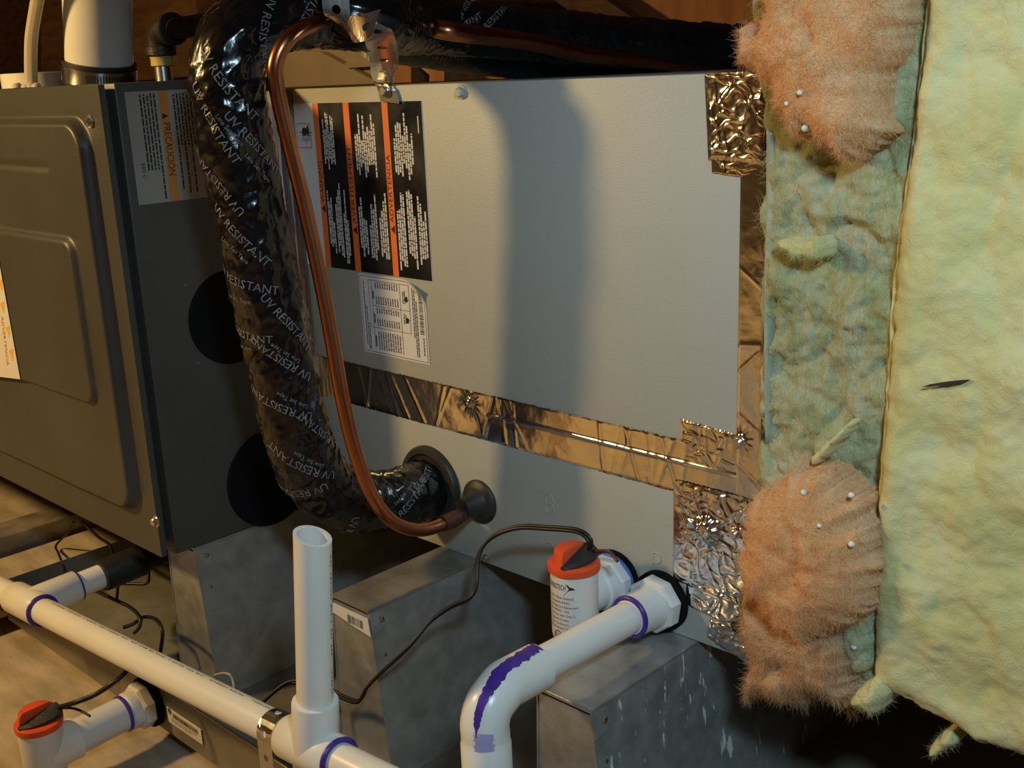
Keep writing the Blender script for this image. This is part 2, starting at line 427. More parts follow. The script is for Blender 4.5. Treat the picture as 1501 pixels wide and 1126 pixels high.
# ------------------------------------------------------------------ drain pan
pan = thing('drain_pan', 'shallow dull metal drain pan under furnace and coil', 'drain pan')
PX0, PX1, PY0, PY1, PT = -0.915, 0.42, -0.226, 0.62, ZF + 0.052
box('pan_floor', (PX0, PY0, ZF + 0.0005), (PX1, PY1, ZF + 0.002), M['pan'], pan)
for nm, lo, hi in [('pan_wall', (PX0, PY0, ZF + 0.002), (PX1, PY0 + 0.0012, PT)), ('pan_wall', (PX0, PY1, ZF + 0.002), (PX1, PY1 + 0.0012, PT)),
                   ('pan_wall', (PX0, PY0 + 0.0012, ZF + 0.002), (PX0 + 0.0012, PY1, PT)), ('pan_wall', (PX1, PY0 + 0.0012, ZF + 0.002), (PX1 + 0.0012, PY1, PT))]:
    box(nm, lo, hi, M['pan'], pan)
tube('rolled_rim', Path([(PX0, PY0, PT), (-0.3, PY0, PT), (PX1, PY0, PT)], 0.1), 0.0013, M['galv'], pan, 8)
a = on(244, 1034, 1, PY0 - 0.001); b = on(298, 1094, 1, PY0 - 0.001); c = on(290, 1058, 1, PY0 - 0.001)
lx0, lx1 = a.x, b.x; lz1, lz0 = on(242, 1030, 1, PY0).z, on(298, 1096, 1, PY0).z
lb = box('label', (lx0, PY0 - 0.0014, lz0 + 0.004), (lx1, PY0 - 0.0004, lz1 - 0.002), M['label'], pan, 0.0004, 1)
lb['label'] = 'white barcode sticker'
rnd = random.Random(3); W_ = lx1 - lx0; H_ = lz1 - lz0
R_ = []; aa = 0.18
while aa < 0.9:
    ww = rnd.choice([0.008, 0.014, 0.02]); R_.append((aa, aa + ww, 0.52, 0.82)); aa += ww + rnd.choice([0.01, 0.016])
for k in range(2): R_ += words(0.12, 0.85 - 0.15 * k, 0.36 - 0.14 * k, 0.05, rnd, 0.02)
quads('barcode', R_, lambda a, b: Vector((lx0 + W_ * a, PY0 - 0.0016, lz0 + 0.004 + (H_ - 0.006) * b)), M['inkgrey'], lb)
lathe('logo_dot', [(0.0034, 0), (0.0034, 0.0001)], (lx0 + W_ * 0.09, PY0 - 0.0015, lz0 + H_ * 0.78), (0, -1, 0), M['inkgrey'], lb, 16)

# ------------------------------------------------------------------ three folded sheet metal stands
def stand(xl, xr, yf, label, sidem, topm):
    t = thing('support_stand', label, 'stand', 'folded sheet metal stands in the drain pan')
    z0 = ZF + 0.0022; fl_ = 0.017; yb = 0.50
    e = 0.0012
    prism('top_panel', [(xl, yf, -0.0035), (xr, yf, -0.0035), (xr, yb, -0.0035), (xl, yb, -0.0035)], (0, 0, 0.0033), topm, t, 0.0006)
    prism('side_panel', [(xr, yf, -0.0036), (xr + fl_, yf, z0), (xr + fl_, yb, z0), (xr, yb, -0.0036)], (-e, 0, 0), sidem, t)
    prism('side_panel', [(xl, yf, -0.0036), (xl - fl_ * 0.4, yf, z0), (xl - fl_ * 0.4, yb, z0), (xl, yb, -0.0036)], (e, 0, 0), sidem, t)
    prism('end_panel', [(xl + 0.001, yf + 0.001, -0.006), (xr - 0.001, yf + 0.001, -0.006), (xr + fl_ - 0.001, yf + 0.001, z0), (xl - fl_ * 0.4 + 0.001, yf + 0.001, z0)], (0, e, 0), M['galv'], t)
    prism('corner_flap', [(xr + 0.0006, yf + 0.0, -0.0045), (xr + 0.0006, yf + 0.017, -0.0045), (xr + 0.0028, yf + 0.015, -0.022), (xr + 0.0028, yf, -0.024)], (0.0006, 0, 0), sidem, t)
    for k in range(2):
        lathe('rivet', [(0.0028, 0), (0.0022, 0.0014), (0.0, 0.002)], (xr + 0.0018 + 0.0012, yf + 0.012 + 0.0 * k, -0.012 - 0.035 * k), (1, 0, 0.1), M['steel'], t, 12)
    return t
B1, B2 = -0.0563, -0.310
stand(B1 - 0.054, B1, -0.134, 'folded galvanised stand below the white drain pipe beside the insulation', M['galvside'], M['galv'])
s2 = stand(B2 - 0.053, B2, -0.136, 'folded galvanised stand with a torn paper barcode strip on its end', M['galv'], M['dust_shade_steel'])  # dusty top, its steel colour also darkened to paint in the shade there
stand(-0.614, -0.560, -0.160, 'folded galvanised stand under the furnace door corner', M['galv'], M['galv'])
# torn paper strip on the second stand
st = prism('paper_strip', [(B2 - 0.053, -0.1372, -0.007), (B2 + 0.0005, -0.1372, -0.007), (B2 + 0.003, -0.1372, -0.024), (B2 - 0.02, -0.1372, -0.0215), (B2 - 0.040, -0.1372, -0.018), (B2 - 0.053, -0.1372, -0.017)], (0, -0.0006, 0), M['label'], s2)
rnd = random.Random(5)
quads('barcode', [(B2 - 0.028 + 0.0022 * k, B2 - 0.028 + 0.0022 * k + rnd.choice([0.0007, 0.0012]), -0.0195, -0.0115) for k in range(10)], lambda a, b: Vector((a, -0.1382, b)), M['inkgrey'], st)

# ------------------------------------------------------------------ furnace
XF = -0.556; YD = -0.182; HF = 0.4576; XL = -1.75
fu = thing('furnace', 'dark grey horizontal furnace with embossed door and two black plugs', 'furnace')
box('cabinet_body', (XL, YD, 0.0005), (XF, 0.0, HF), M['fside'], fu, 0.0025)
box('rear_body', (XL, 0.0005, 0.0005), (XF, 0.52, 0.4440), M['fside'], fu, 0.0025)
box('door_frame', (XL, YD - 0.013, 0.012), (XF - 0.013, YD - 0.0002, HF - 0.012), M['furnace'], fu, 0.002)
# pressed door: a height field of nested raised fields
YR = -0.1965
o_tr = on(117, 172, 1, -0.205); o_br = on(218, 768, 1, -0.205); i_tr = on(104, 348, 1, -0.21); i_br = on(139, 597, 1, -0.21)
def rrect(x, z, x0, x1, z0, z1, r):
    cx, cz = (x0 + x1) / 2, (z0 + z1) / 2; hx, hz = (x1 - x0) / 2 - r, (z1 - z0) / 2 - r
    dx, dz = abs(x - cx) - hx, abs(z - cz) - hz
    return math.hypot(max(dx, 0), max(dz, 0)) + min(max(dx, dz), 0) - r
sm = lambda t: (lambda q: q * q * (3 - 2 * q))(max(0.0, min(1.0, t)))
def door_y(x, z):
    h = 0.0115 * sm(-rrect(x, z, XL + 0.04, o_tr.x, o_br.z, o_tr.z, 0.030) / 0.007)
    h += 0.0060 * sm(-rrect(x, z, XL + 0.2, i_tr.x + 0.006, i_br.z, i_tr.z, 0.018) / 0.0055)
    if x < dent_b.x + 0.004:
        zc_d = dent_a.z + (dent_b.z - dent_a.z) * (x - dent_a.x) / (dent_b.x - dent_a.x)
        h -= 0.0022 * math.exp(-((z - zc_d) / 0.0030) ** 2) * sm((dent_b.x + 0.004 - x) / 0.01)
    return YR - h
dent_a = on(0, 241, 1, -0.208); dent_b = on(72, 246, 1, -0.208)
DX1 = XF - 0.001; DZ0, DZ1 = 0.003, HF - 0.001
xs = [DX1 - 0.0022 * k for k in range(0, 150)]; xs = xs + [xs[-1] - 0.03 * (k + 1) for k in range(28)]
zs = [DZ0 + (DZ1 - DZ0) * k / 210 for k in range(211)]
vs = [(x, door_y(x, z), z) for x in xs for z in zs]; nz = len(zs); fs = []
for i in range(len(xs) - 1):
    for j in range(nz - 1): fs.append([i * nz + j, i * nz + j + 1, (i + 1) * nz + j + 1, (i + 1) * nz + j])
# folded edge of the door towards the cabinet
n0 = len(vs)
for z in zs: vs.append((DX1, YR + 0.006, z))
for j in range(nz - 1): fs.append([j, n0 + j, n0 + j + 1, j + 1])
n1 = len(vs)
for x in xs: vs.append((x, YR + 0.006, DZ1))
for i in range(len(xs) - 1): fs.append([i * nz + nz - 1, n1 + i, n1 + i + 1, (i + 1) * nz + nz - 1])
n2 = len(vs)
for x in xs: vs.append((x, YR + 0.006, DZ0))
for i in range(len(xs) - 1): fs.append([i * nz, (i + 1) * nz, n2 + i + 1, n2 + i])
door = autosmooth(mk('door', vs, fs, M['furnace'], fu), 60)
def hexscrew(name, p, d, r, m, parent):
    return lathe(name, [(r * 1.45, 0), (r * 1.45, r * 0.3), (r, r * 0.35), (r, r * 1.1), (r * 0.8, r * 1.3), (0, r * 1.3)], p, d, m, parent, 12, 25)
hexscrew('screw', on(133, 178, 1, YR), (0, -1, 0), 0.0042, M['steel'], door)
hexscrew('screw', on(230, 764, 1, YR), (0, -1, 0), 0.0042, M['steel'], door)
# door label
YL = -0.2147
P4 = [on(a, b, 1, YL) for a, b in [(-60, 330), (-3, 372), (30, 556), (-60, 545)]]
dl = prism('door_label', P4, (0, -0.0004, 0), M['label'], door)
for px in [(0, 412), (3, 444), (11, 480), (16, 514)]:
    c0 = on(px[0], px[1], 1, YL - 0.0006)
    mk('warning_triangle', [c0 + Vector((0, 0, 0.0065)) + Vector((0.0065, 0, -0.004)), c0 + Vector((-0.0065, 0, -0.001)), c0 + Vector((0.0005, 0, -0.0115))], [[0, 1, 2]], M['yellow'], dl)
put_text('ADVERTENCIA', 0.0085, on(7, 500, 1, YL - 0.0006), on(13, 545, 1, YL) - on(2, 455, 1, YL), Vector((1, 0, 0)), M['red'], dl)
# side panel (the end towards the coil): two plugs, caution label
def plug(px, py, lx, ly):
    c = on(px, py, 0, XF); r = abs(on(lx, ly, 0, XF).y - c.y)
    lathe('round_plug', [(r, 0.0), (r, 0.0012), (r - 0.002, 0.0022), (r - 0.004, 0.0012), (0, 0.0010)], c, (1, 0, 0), M['plug'], fu, 56)
plug(338, 465, 275, 465); plug(396, 700, 331, 703)
for px, py in [(271, 418), (290, 532)]:
    lathe('pop_rivet', [(0.0016, 0), (0.0012, 0.001), (0, 0.0013)], on(px, py, 0, XF), (1, 0, 0), M['darksteel'], fu, 10)
A0 = on(181, 135, 0, XF); A1 = on(204, 301, 0, XF); A2 = on(335, 293, 0, XF)
yl0, yl1, zl0, zl1 = A0.y + 0.0005, A2.y + 0.01, A1.z, A0.z
pl = box('caution_label', (XF + 0.0001, yl0, zl0), (XF + 0.0005, yl1, zl1), M['labelgrey'], fu)
WL, HL = yl1 - yl0, zl1 - zl0
PP = lambda a, b, k=0: Vector((XF + 0.0007 + k * 0.0002, yl0 + WL * a, zl0 + HL * b))
ya0, ya1 = (on(231, 136, 0, XF).y - yl0) / WL, (on(244, 136, 0, XF).y - yl0) / WL
band = quads('amber_band', [(ya0, ya1, 0, 1)], PP, M['amber'], pl)
for s_, h_, a_, b_ in [('⚠ PRECAUCIÓN', 0.0105, (ya0 + ya1) / 2, 0.50)]:
    put_text('PRECAUCIÓN', 0.0098, PP(a_, 0.475, 1), (0, 0, -1), (0, 1, 0), M['ink'], pl, 'lettering', 0.80)
mk('warning_triangle', [PP(ya0 + 0.012, 0.745, 1), PP(ya0 + 0.012, 0.80, 1), PP(ya1 - 0.012, 0.7725, 1)], [[0, 1, 2]], M['ink'], pl)
rnd = random.Random(11); R_ = []
for k in range(11):
    a_ = 0.13 + k * 0.033
    if a_ > ya0 - 0.05: break
    top = 0.98 - 0.02 * rnd.random(); bot = rnd.choice([0.03, 0.04, 0.3]) if k else 0.3
    R_ += [(b0, b1, x0, x1) for (x0, x1, b0, b1) in words(bot, top, a_, 0.016, rnd, 0.011)]
for k in range(18):
    a_ = ya1 + 0.05 + k * 0.033
    if a_ > 0.97: break
    R_ += [(b0, b1, x0, x1) for (x0, x1, b0, b1) in words(rnd.choice([0.06, 0.1, 0.5]), 0.97, a_, 0.016, rnd, 0.011)]
quads('small_print', R_, PP, M['ink'], pl)
put_text('REV C', 0.0052, PP(0.085, 0.30, 1), (0, 0, -1), (0, 1, 0), M['ink'], pl)

# ------------------------------------------------------------------ coil cabinet
HC = 0.445
co = thing('coil_cabinet', 'pale grey coil cabinet with foil taped seams and warning labels', 'coil cabinet')
box('cabinet_shell', (XF + 0.002, 0.004, 0.0005), (-0.0005, 0.53, HC - 0.0005), M['coil'], co, 0.002)
zs_m = 0.150
box('upper_panel', (XF + 0.002, 0.0, zs_m + 0.0008), (0.0, 0.0039, HC), M['coil'], co, 0.0014)
box('lower_panel', (XF + 0.002, 0.0, 0.0), (0.0, 0.0039, zs_m - 0.0008), M['coil'], co, 0.0014)

def foil_grid(name, pts, parent, nu, nv, amp, seed, creases=8, knobs=(), along=True, ragged=0.0, off=0.0006, crinkle=0.0, ridge=None):
    crinkle = crinkle * 1.0
    """wrinkled foil laid on the y = 0 face; pts = 4 corners (x,z): tl, tr, br, bl"""
    rnd = random.Random(seed)
    tl, tr, br, bl = [Vector((p[0], 0, p[1])) for p in pts]
    cr = [(rnd.random(), rnd.uniform(0.004, 0.012), rnd.uniform(0.3, 1.0), rnd.uniform(-0.05, 0.05)) for _ in range(creases)]
    W = (tr - tl).length; Hh = (tl - bl).length
    vs = []; fs = []
    for i in range(nu + 1):
        for j in range(nv + 1):
            a, b = i / nu, j / nv
            p = (tl.lerp(tr, a)).lerp(bl.lerp(br, a), b)
            if ragged and j == 0: p.z += ragged * (rnd.random() - 0.5)
            if ragged and j == nv: p.z += ragged * (rnd.random() - 0.5)
            h = amp * (0.5 + 0.5 * fbm((p.x * 60 + seed, p.z * 60, seed * 1.7), 3))
            if crinkle:
                wq = Vector((p.x + 0.006 * noise.noise((p.x * 80, p.z * 80, seed)), 0, p.z + 0.006 * noise.noise((p.x * 80, p.z * 80, seed + 7))))
                k1_ = 1 - min(1, abs(noise.noise((wq.x * 95 + seed, wq.z * 60, 1.3))) * 4); k2_ = 1 - min(1, abs(noise.noise((wq.x * 60, wq.z * 130 + seed, 4.1))) * 4)
                h += crinkle * (k1_ * k1_ + 0.8 * k2_ * k2_)
            for (c, wd, s, sl) in cr:
                t = (a if along else b); q = (b if along else a)
                d = abs(t + sl * q - c) * (W if along else Hh)
                h += s * amp * 1.3 * math.exp(-(d / (wd * 0.22)) ** 2)
            for (kx, kz, kr, kh) in knobs:
                d = math.hypot(p.x - kx, p.z - kz)
                if d < kr * 4:
                    an = math.atan2(p.z - kz, p.x - kx)
                    h += kh * math.exp(-(d / kr) ** 4)
                    h += 0.0016 * math.exp(-(d / (kr * 2.2)) ** 2) * (0.5 + 0.5 * math.sin(an * 11 + 3 * noise.noise((an * 2, kx * 50, 0)))) * min(1, d / kr)
            if ridge and p.x > ridge[0]: h += ridge[2] * min(1, (p.x - ridge[0]) * 60) * math.exp(-((p.z - ridge[1]) / 0.0013) ** 2)
            ed = min(a, 1 - a, b * 2, (1 - b) * 2) * 12
            vs.append((p.x, -off - h * min(1, ed), p.z))
    for i in range(nu):
        for j in range(nv):
            n = i * (nv + 1) + j; fs.append([n, n + 1, n + nv + 2, n + nv + 1])
    o = mk(name, vs, fs, M['foil'], parent, True)
    return o
zt = 0.1705; zb = on(960, 713, 1, 0).z
k1 = face(690, 590); k2 = face(1088, 645); k3 = face(1040, 775); k4 = face(1085, 775)
foil_grid('foil_tape', [(-0.546, zt + 0.001), (-0.002, zt - 0.001), (-0.002, zb), (-0.546, zb + 0.002)], co, 420, 44, 0.00040, 1, 30, [(k1.x, k1.z, 0.0045, 0.0035)], True, 0.0012, 0.0006, 0.0, (-0.29, 0.1515, 0.0014))
foil_grid('foil_tape', [(-0.0190, 0.405), (0.0008, 0.405), (0.0008, 0.004), (-0.0205, 0.004)], co, 22, 300, 0.0004, 2, 9, [(k2.x, k2.z, 0.004, 0.003), (k4.x, k4.z, 0.004, 0.004)], False, 0.0, 0.0012)
foil_grid('foil_tape', [(-0.0490, 0.4448), (0.0010, 0.4455), (0.0008, 0.384), (-0.0455, 0.386)], co, 90, 110, 0.0014, 3, 0, [], True, 0.0008, 0.0020, 0.0006)
foil_grid('foil_tape', [(-0.0440, 0.392), (-0.0020, 0.392), (-0.0035, 0.3725), (-0.0430, 0.3765)], co, 70, 40, 0.0006, 4, 1, [], True, 0.0008, 0.0011, 0.0003)
a = face(998, 614); b = face(1082, 640)
foil_grid('foil_tape', [(a.x, a.z), (b.x, a.z - 0.003), (b.x, 0.150), (a.x, 0.150)], co, 80, 60, 0.0010, 5, 0, [], True, 0.0012, 0.0003, 0.0005)
foil_grid('foil_tape', [(-0.0765, 0.136), (-0.0015, 0.136), (-0.0015, 0.052), (-0.0775, 0.049)], co, 110, 120, 0.0012, 6, 0, [(k3.x, k3.z, 0.010, 0.006)], True, 0.001, 0.0022, 0.0007)
foil_grid('foil_tape', [(-0.0650, 0.060), (-0.0010, 0.060), (-0.0010, 0.022), (-0.0660, 0.031)], co, 90, 60, 0.0012, 7, 1, [], False, 0.0012, 0.0013, 0.0008)
foil_grid('foil_tape', [(-0.0420, 0.026), (0.0020, 0.026), (0.0020, -0.004), (-0.0440, 0.010)], co, 80, 56, 0.0012, 8, 0, [], False, 0.0012, 0.0024, 0.0009)
# foil folded over the top right corner and down the free edge
cap_ = mk('foil_corner', [(-0.049, -0.002, 0.4462), (0.0012, -0.0025, 0.4475), (0.0012, 0.03, 0.4468), (-0.045, 0.03, 0.4462), (0.0016, -0.0025, 0.385), (0.0016, 0.03, 0.385)], [[0, 1, 2, 3], [1, 4, 5, 2]], M['foil'], co)
rnd = random.Random(9); vs = []; fs = []
for j in range(131):
    z = 0.003 + 0.402 * j / 130
    for i in range(7):
        y = -0.0024 + 0.03 * i / 6
        vs.append((0.0012 + 0.0016 * (0.5 + 0.5 * fbm((y * 90, z * 55, 4.4), 3)), y, z))
for j in range(130):
    for i in range(6): fs.append([j * 7 + i, j * 7 + i + 1, (j + 1) * 7 + i + 1, (j + 1) * 7 + i])
mk('foil_edge', vs, fs, M['foil'], co, True)
# foil in the inside corner between furnace and coil
vs = []; fs = []
for j in range(121):
    z = 0.004 + 0.440 * j / 120
    for i in range(17):
        s = i / 16
        h = 0.0012 * (0.5 + 0.5 * fbm((s * 6, z * 22, 8.1), 3)) + 0.0016 * math.exp(-((s - 0.45) / 0.04) ** 2)
        if s < 0.75: vs.append((XF + 0.0006 + h, -0.034 + 0.034 * s / 0.75, z))
        else: vs.append((XF + 0.0024 + 0.011 * (s - 0.75) / 0.25, -0.0006 - h * 0.6, z))
for j in range(120):
    for i in range(16): fs.append([j * 17 + i, j * 17 + i + 1, (j + 1) * 17 + i + 1, (j + 1) * 17 + i])
mk('foil_tape', vs, fs, M['foil'], co, True)
# the certification circle printed on the lower foil
c0 = face(1086, 915)
lathe('printed_ring', [(0.0052, 0), (0.0052, 0.0003), (0.0045, 0.0003), (0.0045, 0), (0.0052, 0)], (c0.x, -0.0062, c0.z), (0, -1, 0), M['ink'], co, 28)
lathe('printed_ring', [(0.0034, 0), (0.0034, 0.0003), (0.0028, 0.0003), (0.0028, 0), (0.0034, 0)], (c0.x, -0.0062, c0.z), (0, -1, 0), M['ink'], co, 24)
hexscrew('screw', face(677, 135), (0, -1, 0), 0.0042, M['coil'], co)
for px in [(1088, 646), (1082, 780)]:
    hexscrew('screw', face(px[0], px[1], 0.004), (0, -1, 0), 0.0034, M['steel'], co)

# big three-language warning label
TL = face(430, 152); TR = face(619, 158); BR = face(626, 411)
wx0, wx1, wz0, wz1 = TL.x, TR.x, BR.z, TL.z
wl_ = box('warning_label', (wx0, -0.0005, wz0), (wx1, -0.0001, wz1), M['label'], co)
E1 = -0.00065; E2 = -0.0008
def col_x(px): return face(px, 156).x
P_ = lambda a, b: Vector((a, E1, b)); P2 = lambda a, b: Vector((a, E2, b)); P3 = lambda a, b: Vector((a, -0.00095, b))
c1a, c1b, c2a, c2b, c3a, c3b = [col_x(v) for v in (458.5, 466.5, 503, 511.5, 560, 568.5)]
quads('black_field', [(c1b, c2a, wz0, wz1), (c2b, c3a, wz0, wz1), (c3b, wx1 - 0.0004, wz0, wz1)], P_, M['blacklabel'], wl_)
quads('orange_band', [(c1a, c1b, wz0, wz1), (c2a, c2b, wz0, wz1), (c3a, c3b, wz0, wz1)], P_, M['orange'], wl_)
for s_, xa, xb, py0, py1 in [('WARNING', c1a, c1b, 236, 296), ('AVERTISSEMENT', c2a, c2b, 214, 327), ('ADVERTENCIA', c3a, c3b, 227, 326)]:
    xc = (xa + xb) / 2; z1 = face((xa + 0.5) * 0 + 500, py0).z; z0 = face(500, py1).z
    px_ = {'WARNING': 470, 'AVERTISSEMENT': 510, 'ADVERTENCIA': 568}[s_]
    z1 = face(px_, py0).z; z0 = face(px_, py1).z
    vs_, _ = text_geo(s_); L_ = max(v.x for v in vs_) - min(v.x for v in vs_); Hh = max(v.y for v in vs_) - min(v.y for v in vs_)
    size = (xb - xa) * 0.66 / Hh
    put_text(s_, size, (xc, E2, (z0 + z1) / 2), (0, 0, 1), (-1, 0, 0), M['ink'], wl_, 'lettering', (z1 - z0) / (L_ * size))
    zt0 = face(px_, py1 + 3).z; h = 0.0085; hw = (xb - xa) * 0.36
    mk('warning_triangle', [(xc - hw, E2, zt0 - h * 0.5), (xc + hw, E2, zt0 - h), (xc + hw, E2, zt0)], [[0, 1, 2]], M['ink'], wl_)
rnd = random.Random(21)
def text_block(x0, n, pitch, hgt, za, zb_, jit, cw=0.0011):
    out = []
    for k in range(n):
        top = za - jit * rnd.random(); bot = zb_ + jit * rnd.random() * 0.5
        out += [(b0, b1, a0, a1) for (a0, a1, b0, b1) in words(bot, top, x0 + k * pitch, hgt, rnd, cw)]
    return out
R_ = []
zmid = face(560, 268).z
for (xa, xb, n1, n2) in [(c1b, c2a, 7, 10), (c2b, c3a, 10, 11), (c3b, wx1, 9, 12)]:
    w_ = xb - xa; p1 = w_ * 0.064; 
    R_ += text_block(xa + w_ * 0.12, n1, p1, p1 * 0.70, wz1 - 0.009, zmid + 0.004, 0.034)
    pos = xa + w_ * 0.07
    for k in range(n2 + 1):
        if k in (4, 8): pos += p1 * 0.9
        if pos > xb - w_ * 0.1: break
        R_ += text_block(pos, 1, p1, p1 * 0.70, zmid - 0.002, wz0 + 0.005, 0.04); pos += p1
R_ += [(wx1 - 0.0068, wx1 - 0.0054, wz1 - 0.028, wz1 - 0.013)]
quads('small_print', R_, P2, M['print'], wl_)
# pictogram box and listing mark in the white strip
xq0, xq1 = face(436, 190).x, face(456, 190).x; zq0, zq1 = face(447, 217).z, face(447, 181).z
t_ = 0.0006
quads('pictogram_frame', [(xq0, xq1, zq1 - t_, zq1), (xq0, xq1, zq0, zq0 + t_), (xq0, xq0 + t_, zq0, zq1), (xq1 - t_, xq1, zq0, zq1)], P2, M['red'], wl_)
cx, cz = (xq0 + xq1) / 2, (zq0 + zq1) / 2
lathe('pictogram', [(0.0042, 0), (0.0042, 0.0002)], (cx + 0.001, E1, cz + 0.004), (0, -1, 0), M['ink'], wl_, 18)
pg = []
for k in range(9):
    a = math.pi * (0.95 + 1.1 * k / 8); r1 = 0.004; r2 = 0.0105 - 0.002 * (k % 2)
    pg.append((a, r1, r2))
vs = []; fs = []
for a, r1, r2 in pg:
    d = Vector((math.cos(a), 0, math.sin(a))); q = Vector((-d.z, 0, d.x)) * 0.0004; c_ = Vector((cx + 0.003, E2, cz + 0.002)); n = len(vs)
    vs += [c_ + d * r1 - q, c_ + d * r1 + q, c_ + d * r2 + q, c_ + d * r2 - q]; fs.append([n, n + 1, n + 2, n + 3])
n = len(vs); vs += [(cx + 0.003, E2, cz + 0.006), (cx + 0.008, E2, cz + 0.011), (cx + 0.009, E2, cz + 0.003), (cx + 0.006, E2, cz - 0.001)]; fs.append([n, n + 1, n + 2, n + 3])
mk('pictogram', vs, fs, M['ink'], wl_)
cu = face(457, 343)
lathe('listing_mark', [(0.0068, 0), (0.0068, 0.0002), (0.0057, 0.0002), (0.0057, 0), (0.0068, 0)], (cu.x, E1, cu.z), (0, -1, 0), M['ink'], wl_, 28)
put_text('UL', 0.0085, (cu.x, E2, cu.z), (0, 0, 1), (-1, 0, 0), M['ink'], wl_)
put_text('us', 0.0055, (cu.x - 0.001, E2, cu.z + 0.011), (0, 0, 1), (-1, 0, 0), M['ink'], wl_)
put_text('c', 0.0055, (cu.x - 0.001, E2, cu.z - 0.010), (0, 0, 1), (-1, 0, 0), M['ink'], wl_)
put_text('LISTED', 0.0048, (cu.x + 0.0088, E2, cu.z), (0, 0, 1), (-1, 0, 0), M['ink'], wl_)

# white spec sheet with a lifting corner
a = face(526, 400); b = face(629, 435); c = face(630, 538)
sx0, sx1, sz0, sz1 = a.x, c.x + 0.001, c.z + 0.002, a.z
def sheet(x, z, k=0.0):
    u = (x - sx0) / (sx1 - sx0); v = (z - sz0) / (sz1 - sz0)
    d = max(0.0, (u - 0.72) / 0.28 * 0.8 + (v - 0.72) / 0.28 * 0.8 - 0.75)
    lift = 0.012 * d * d
    return Vector((x - 0.004 * d, -0.0005 - lift - k, z - 0.007 * d))
vs = []; fs = []; NU = 28
for i in range(NU + 1):
    for j in range(NU + 1): vs.append(sheet(sx0 + (sx1 - sx0) * i / NU, sz0 + (sz1 - sz0) * j / NU))
for i in range(NU):
    for j in range(NU):
        n = i * (NU + 1) + j; fs.append([n, n + 1, n + NU + 2, n + NU + 1])
sh = mk('spec_sheet', vs, fs, M['label'], co, True)
S = lambda a, b: sheet(sx0 + (sx1 - sx0) * a, sz0 + (sz1 - sz0) * b, 0.00025)
R_ = []
def hl(a0, a1, b, t=0.006): 
    n = 14
    for k in range(n): R_.append((a0 + (a1 - a0) * k / n, a0 + (a1 - a0) * (k + 1) / n, b, b + t))
def vl(a, b0, b1, t=0.005):
    n = 14
    for k in range(n): R_.append((a, a + t, b0 + (b1 - b0) * k / n, b0 + (b1 - b0) * (k + 1) / n))
hl(0.02, 0.98, 0.022); hl(0.02, 0.98, 0.972); vl(0.018, 0.022, 0.975); vl(0.977, 0.022, 0.975)
vl(0.19, 0.06, 0.94); vl(0.62, 0.06, 0.93); vl(0.755, 0.34, 0.93); hl(0.14, 0.76, 0.34, 0.005); hl(0.19, 0.76, 0.615, 0.005); hl(0.14, 0.755, 0.93, 0.005); vl(0.145, 0.34, 0.93)
quads('ruled_lines', R_, S, M['ink'], sh)
rnd = random.Random(31); R_ = []
for k in range(10):
    a_ = 0.25 + k * 0.036
    for (b0, b1) in [(0.07, 0.30), (0.37, 0.46), (0.53, 0.60), (0.64, 0.74), (0.84, 0.92)]:
        R_ += [(p, q, r, s) for (r, s, p, q) in words(b0, b1, a_, 0.016, rnd, 0.009)]
for a_, b0, b1 in [(0.06, 0.1, 0.93), (0.09, 0.05, 0.6), (0.115, 0.05, 0.4), (0.80, 0.30, 0.92), (0.825, 0.07, 0.9), (0.85, 0.07, 0.75), (0.66, 0.45, 0.58), (0.66, 0.70, 0.85), (0.685, 0.46, 0.57), (0.685, 0.7, 0.86), (0.93, 0.10, 0.32)]:
    R_ += [(p, q, r, s) for (r, s, p, q) in words(b0, b1, a_, 0.014, rnd, 0.009)]
for (b0, b1) in [(0.10, 0.24), (0.40, 0.52), (0.70, 0.80)]: R_.append((0.20, 0.222, b0, b1))
quads('small_print', R_, S, M['inkgrey'], sh)
R_ = []; bb = 0.36
while bb < 0.90:
    t = rnd.choice([0.006, 0.010, 0.016]); R_.append((0.895, 0.95, bb, bb + t)); bb += t + rnd.choice([0.007, 0.011])
quads('barcode', R_, S, M['ink'], sh)
for bc, sg in [(0.50, -1), (0.755, 1)]:
    pts = [(0.715, bc - 0.02 * sg * -1), ]
    A = lambda u_, v_: S(0.715 + u_, bc + sg * v_)
    mk('arrow', [A(-0.018, 0.035), A(0.018, 0.035), A(0.018, 0.0), A(0.035, 0.0), A(0, -0.04), A(-0.035, 0.0), A(-0.018, 0.0)], [[0, 1, 2, 6], [3, 4, 5]], M['ink'], sh)

# stamped marks in the lower panel
def ring(c, r, name='stamped_mark'):
    return tube(name, Path([Vector(c) + Vector((r * math.cos(2 * math.pi * k / 20), 0, r * math.sin(2 * math.pi * k / 20))) for k in range(21)], 0.002), 0.0006, M['coil'], co, 6)
for px in [(805, 733), (806, 745), (807, 803), (962, 818)]: ring(face(px[0], px[1], 0.0001), 0.0048)
box('stamped_mark', face(798, 722) + Vector((-0.006, -0.0005, -0.0007)), face(798, 722) + Vector((0.008, 0.0002, 0.0007)), M['coil'], co)
box('stamped_mark', face(957, 830) + Vector((-0.0007, -0.0005, -0.009)), face(957, 830) + Vector((0.0007, 0.0002, 0.012)), M['coil'], co)
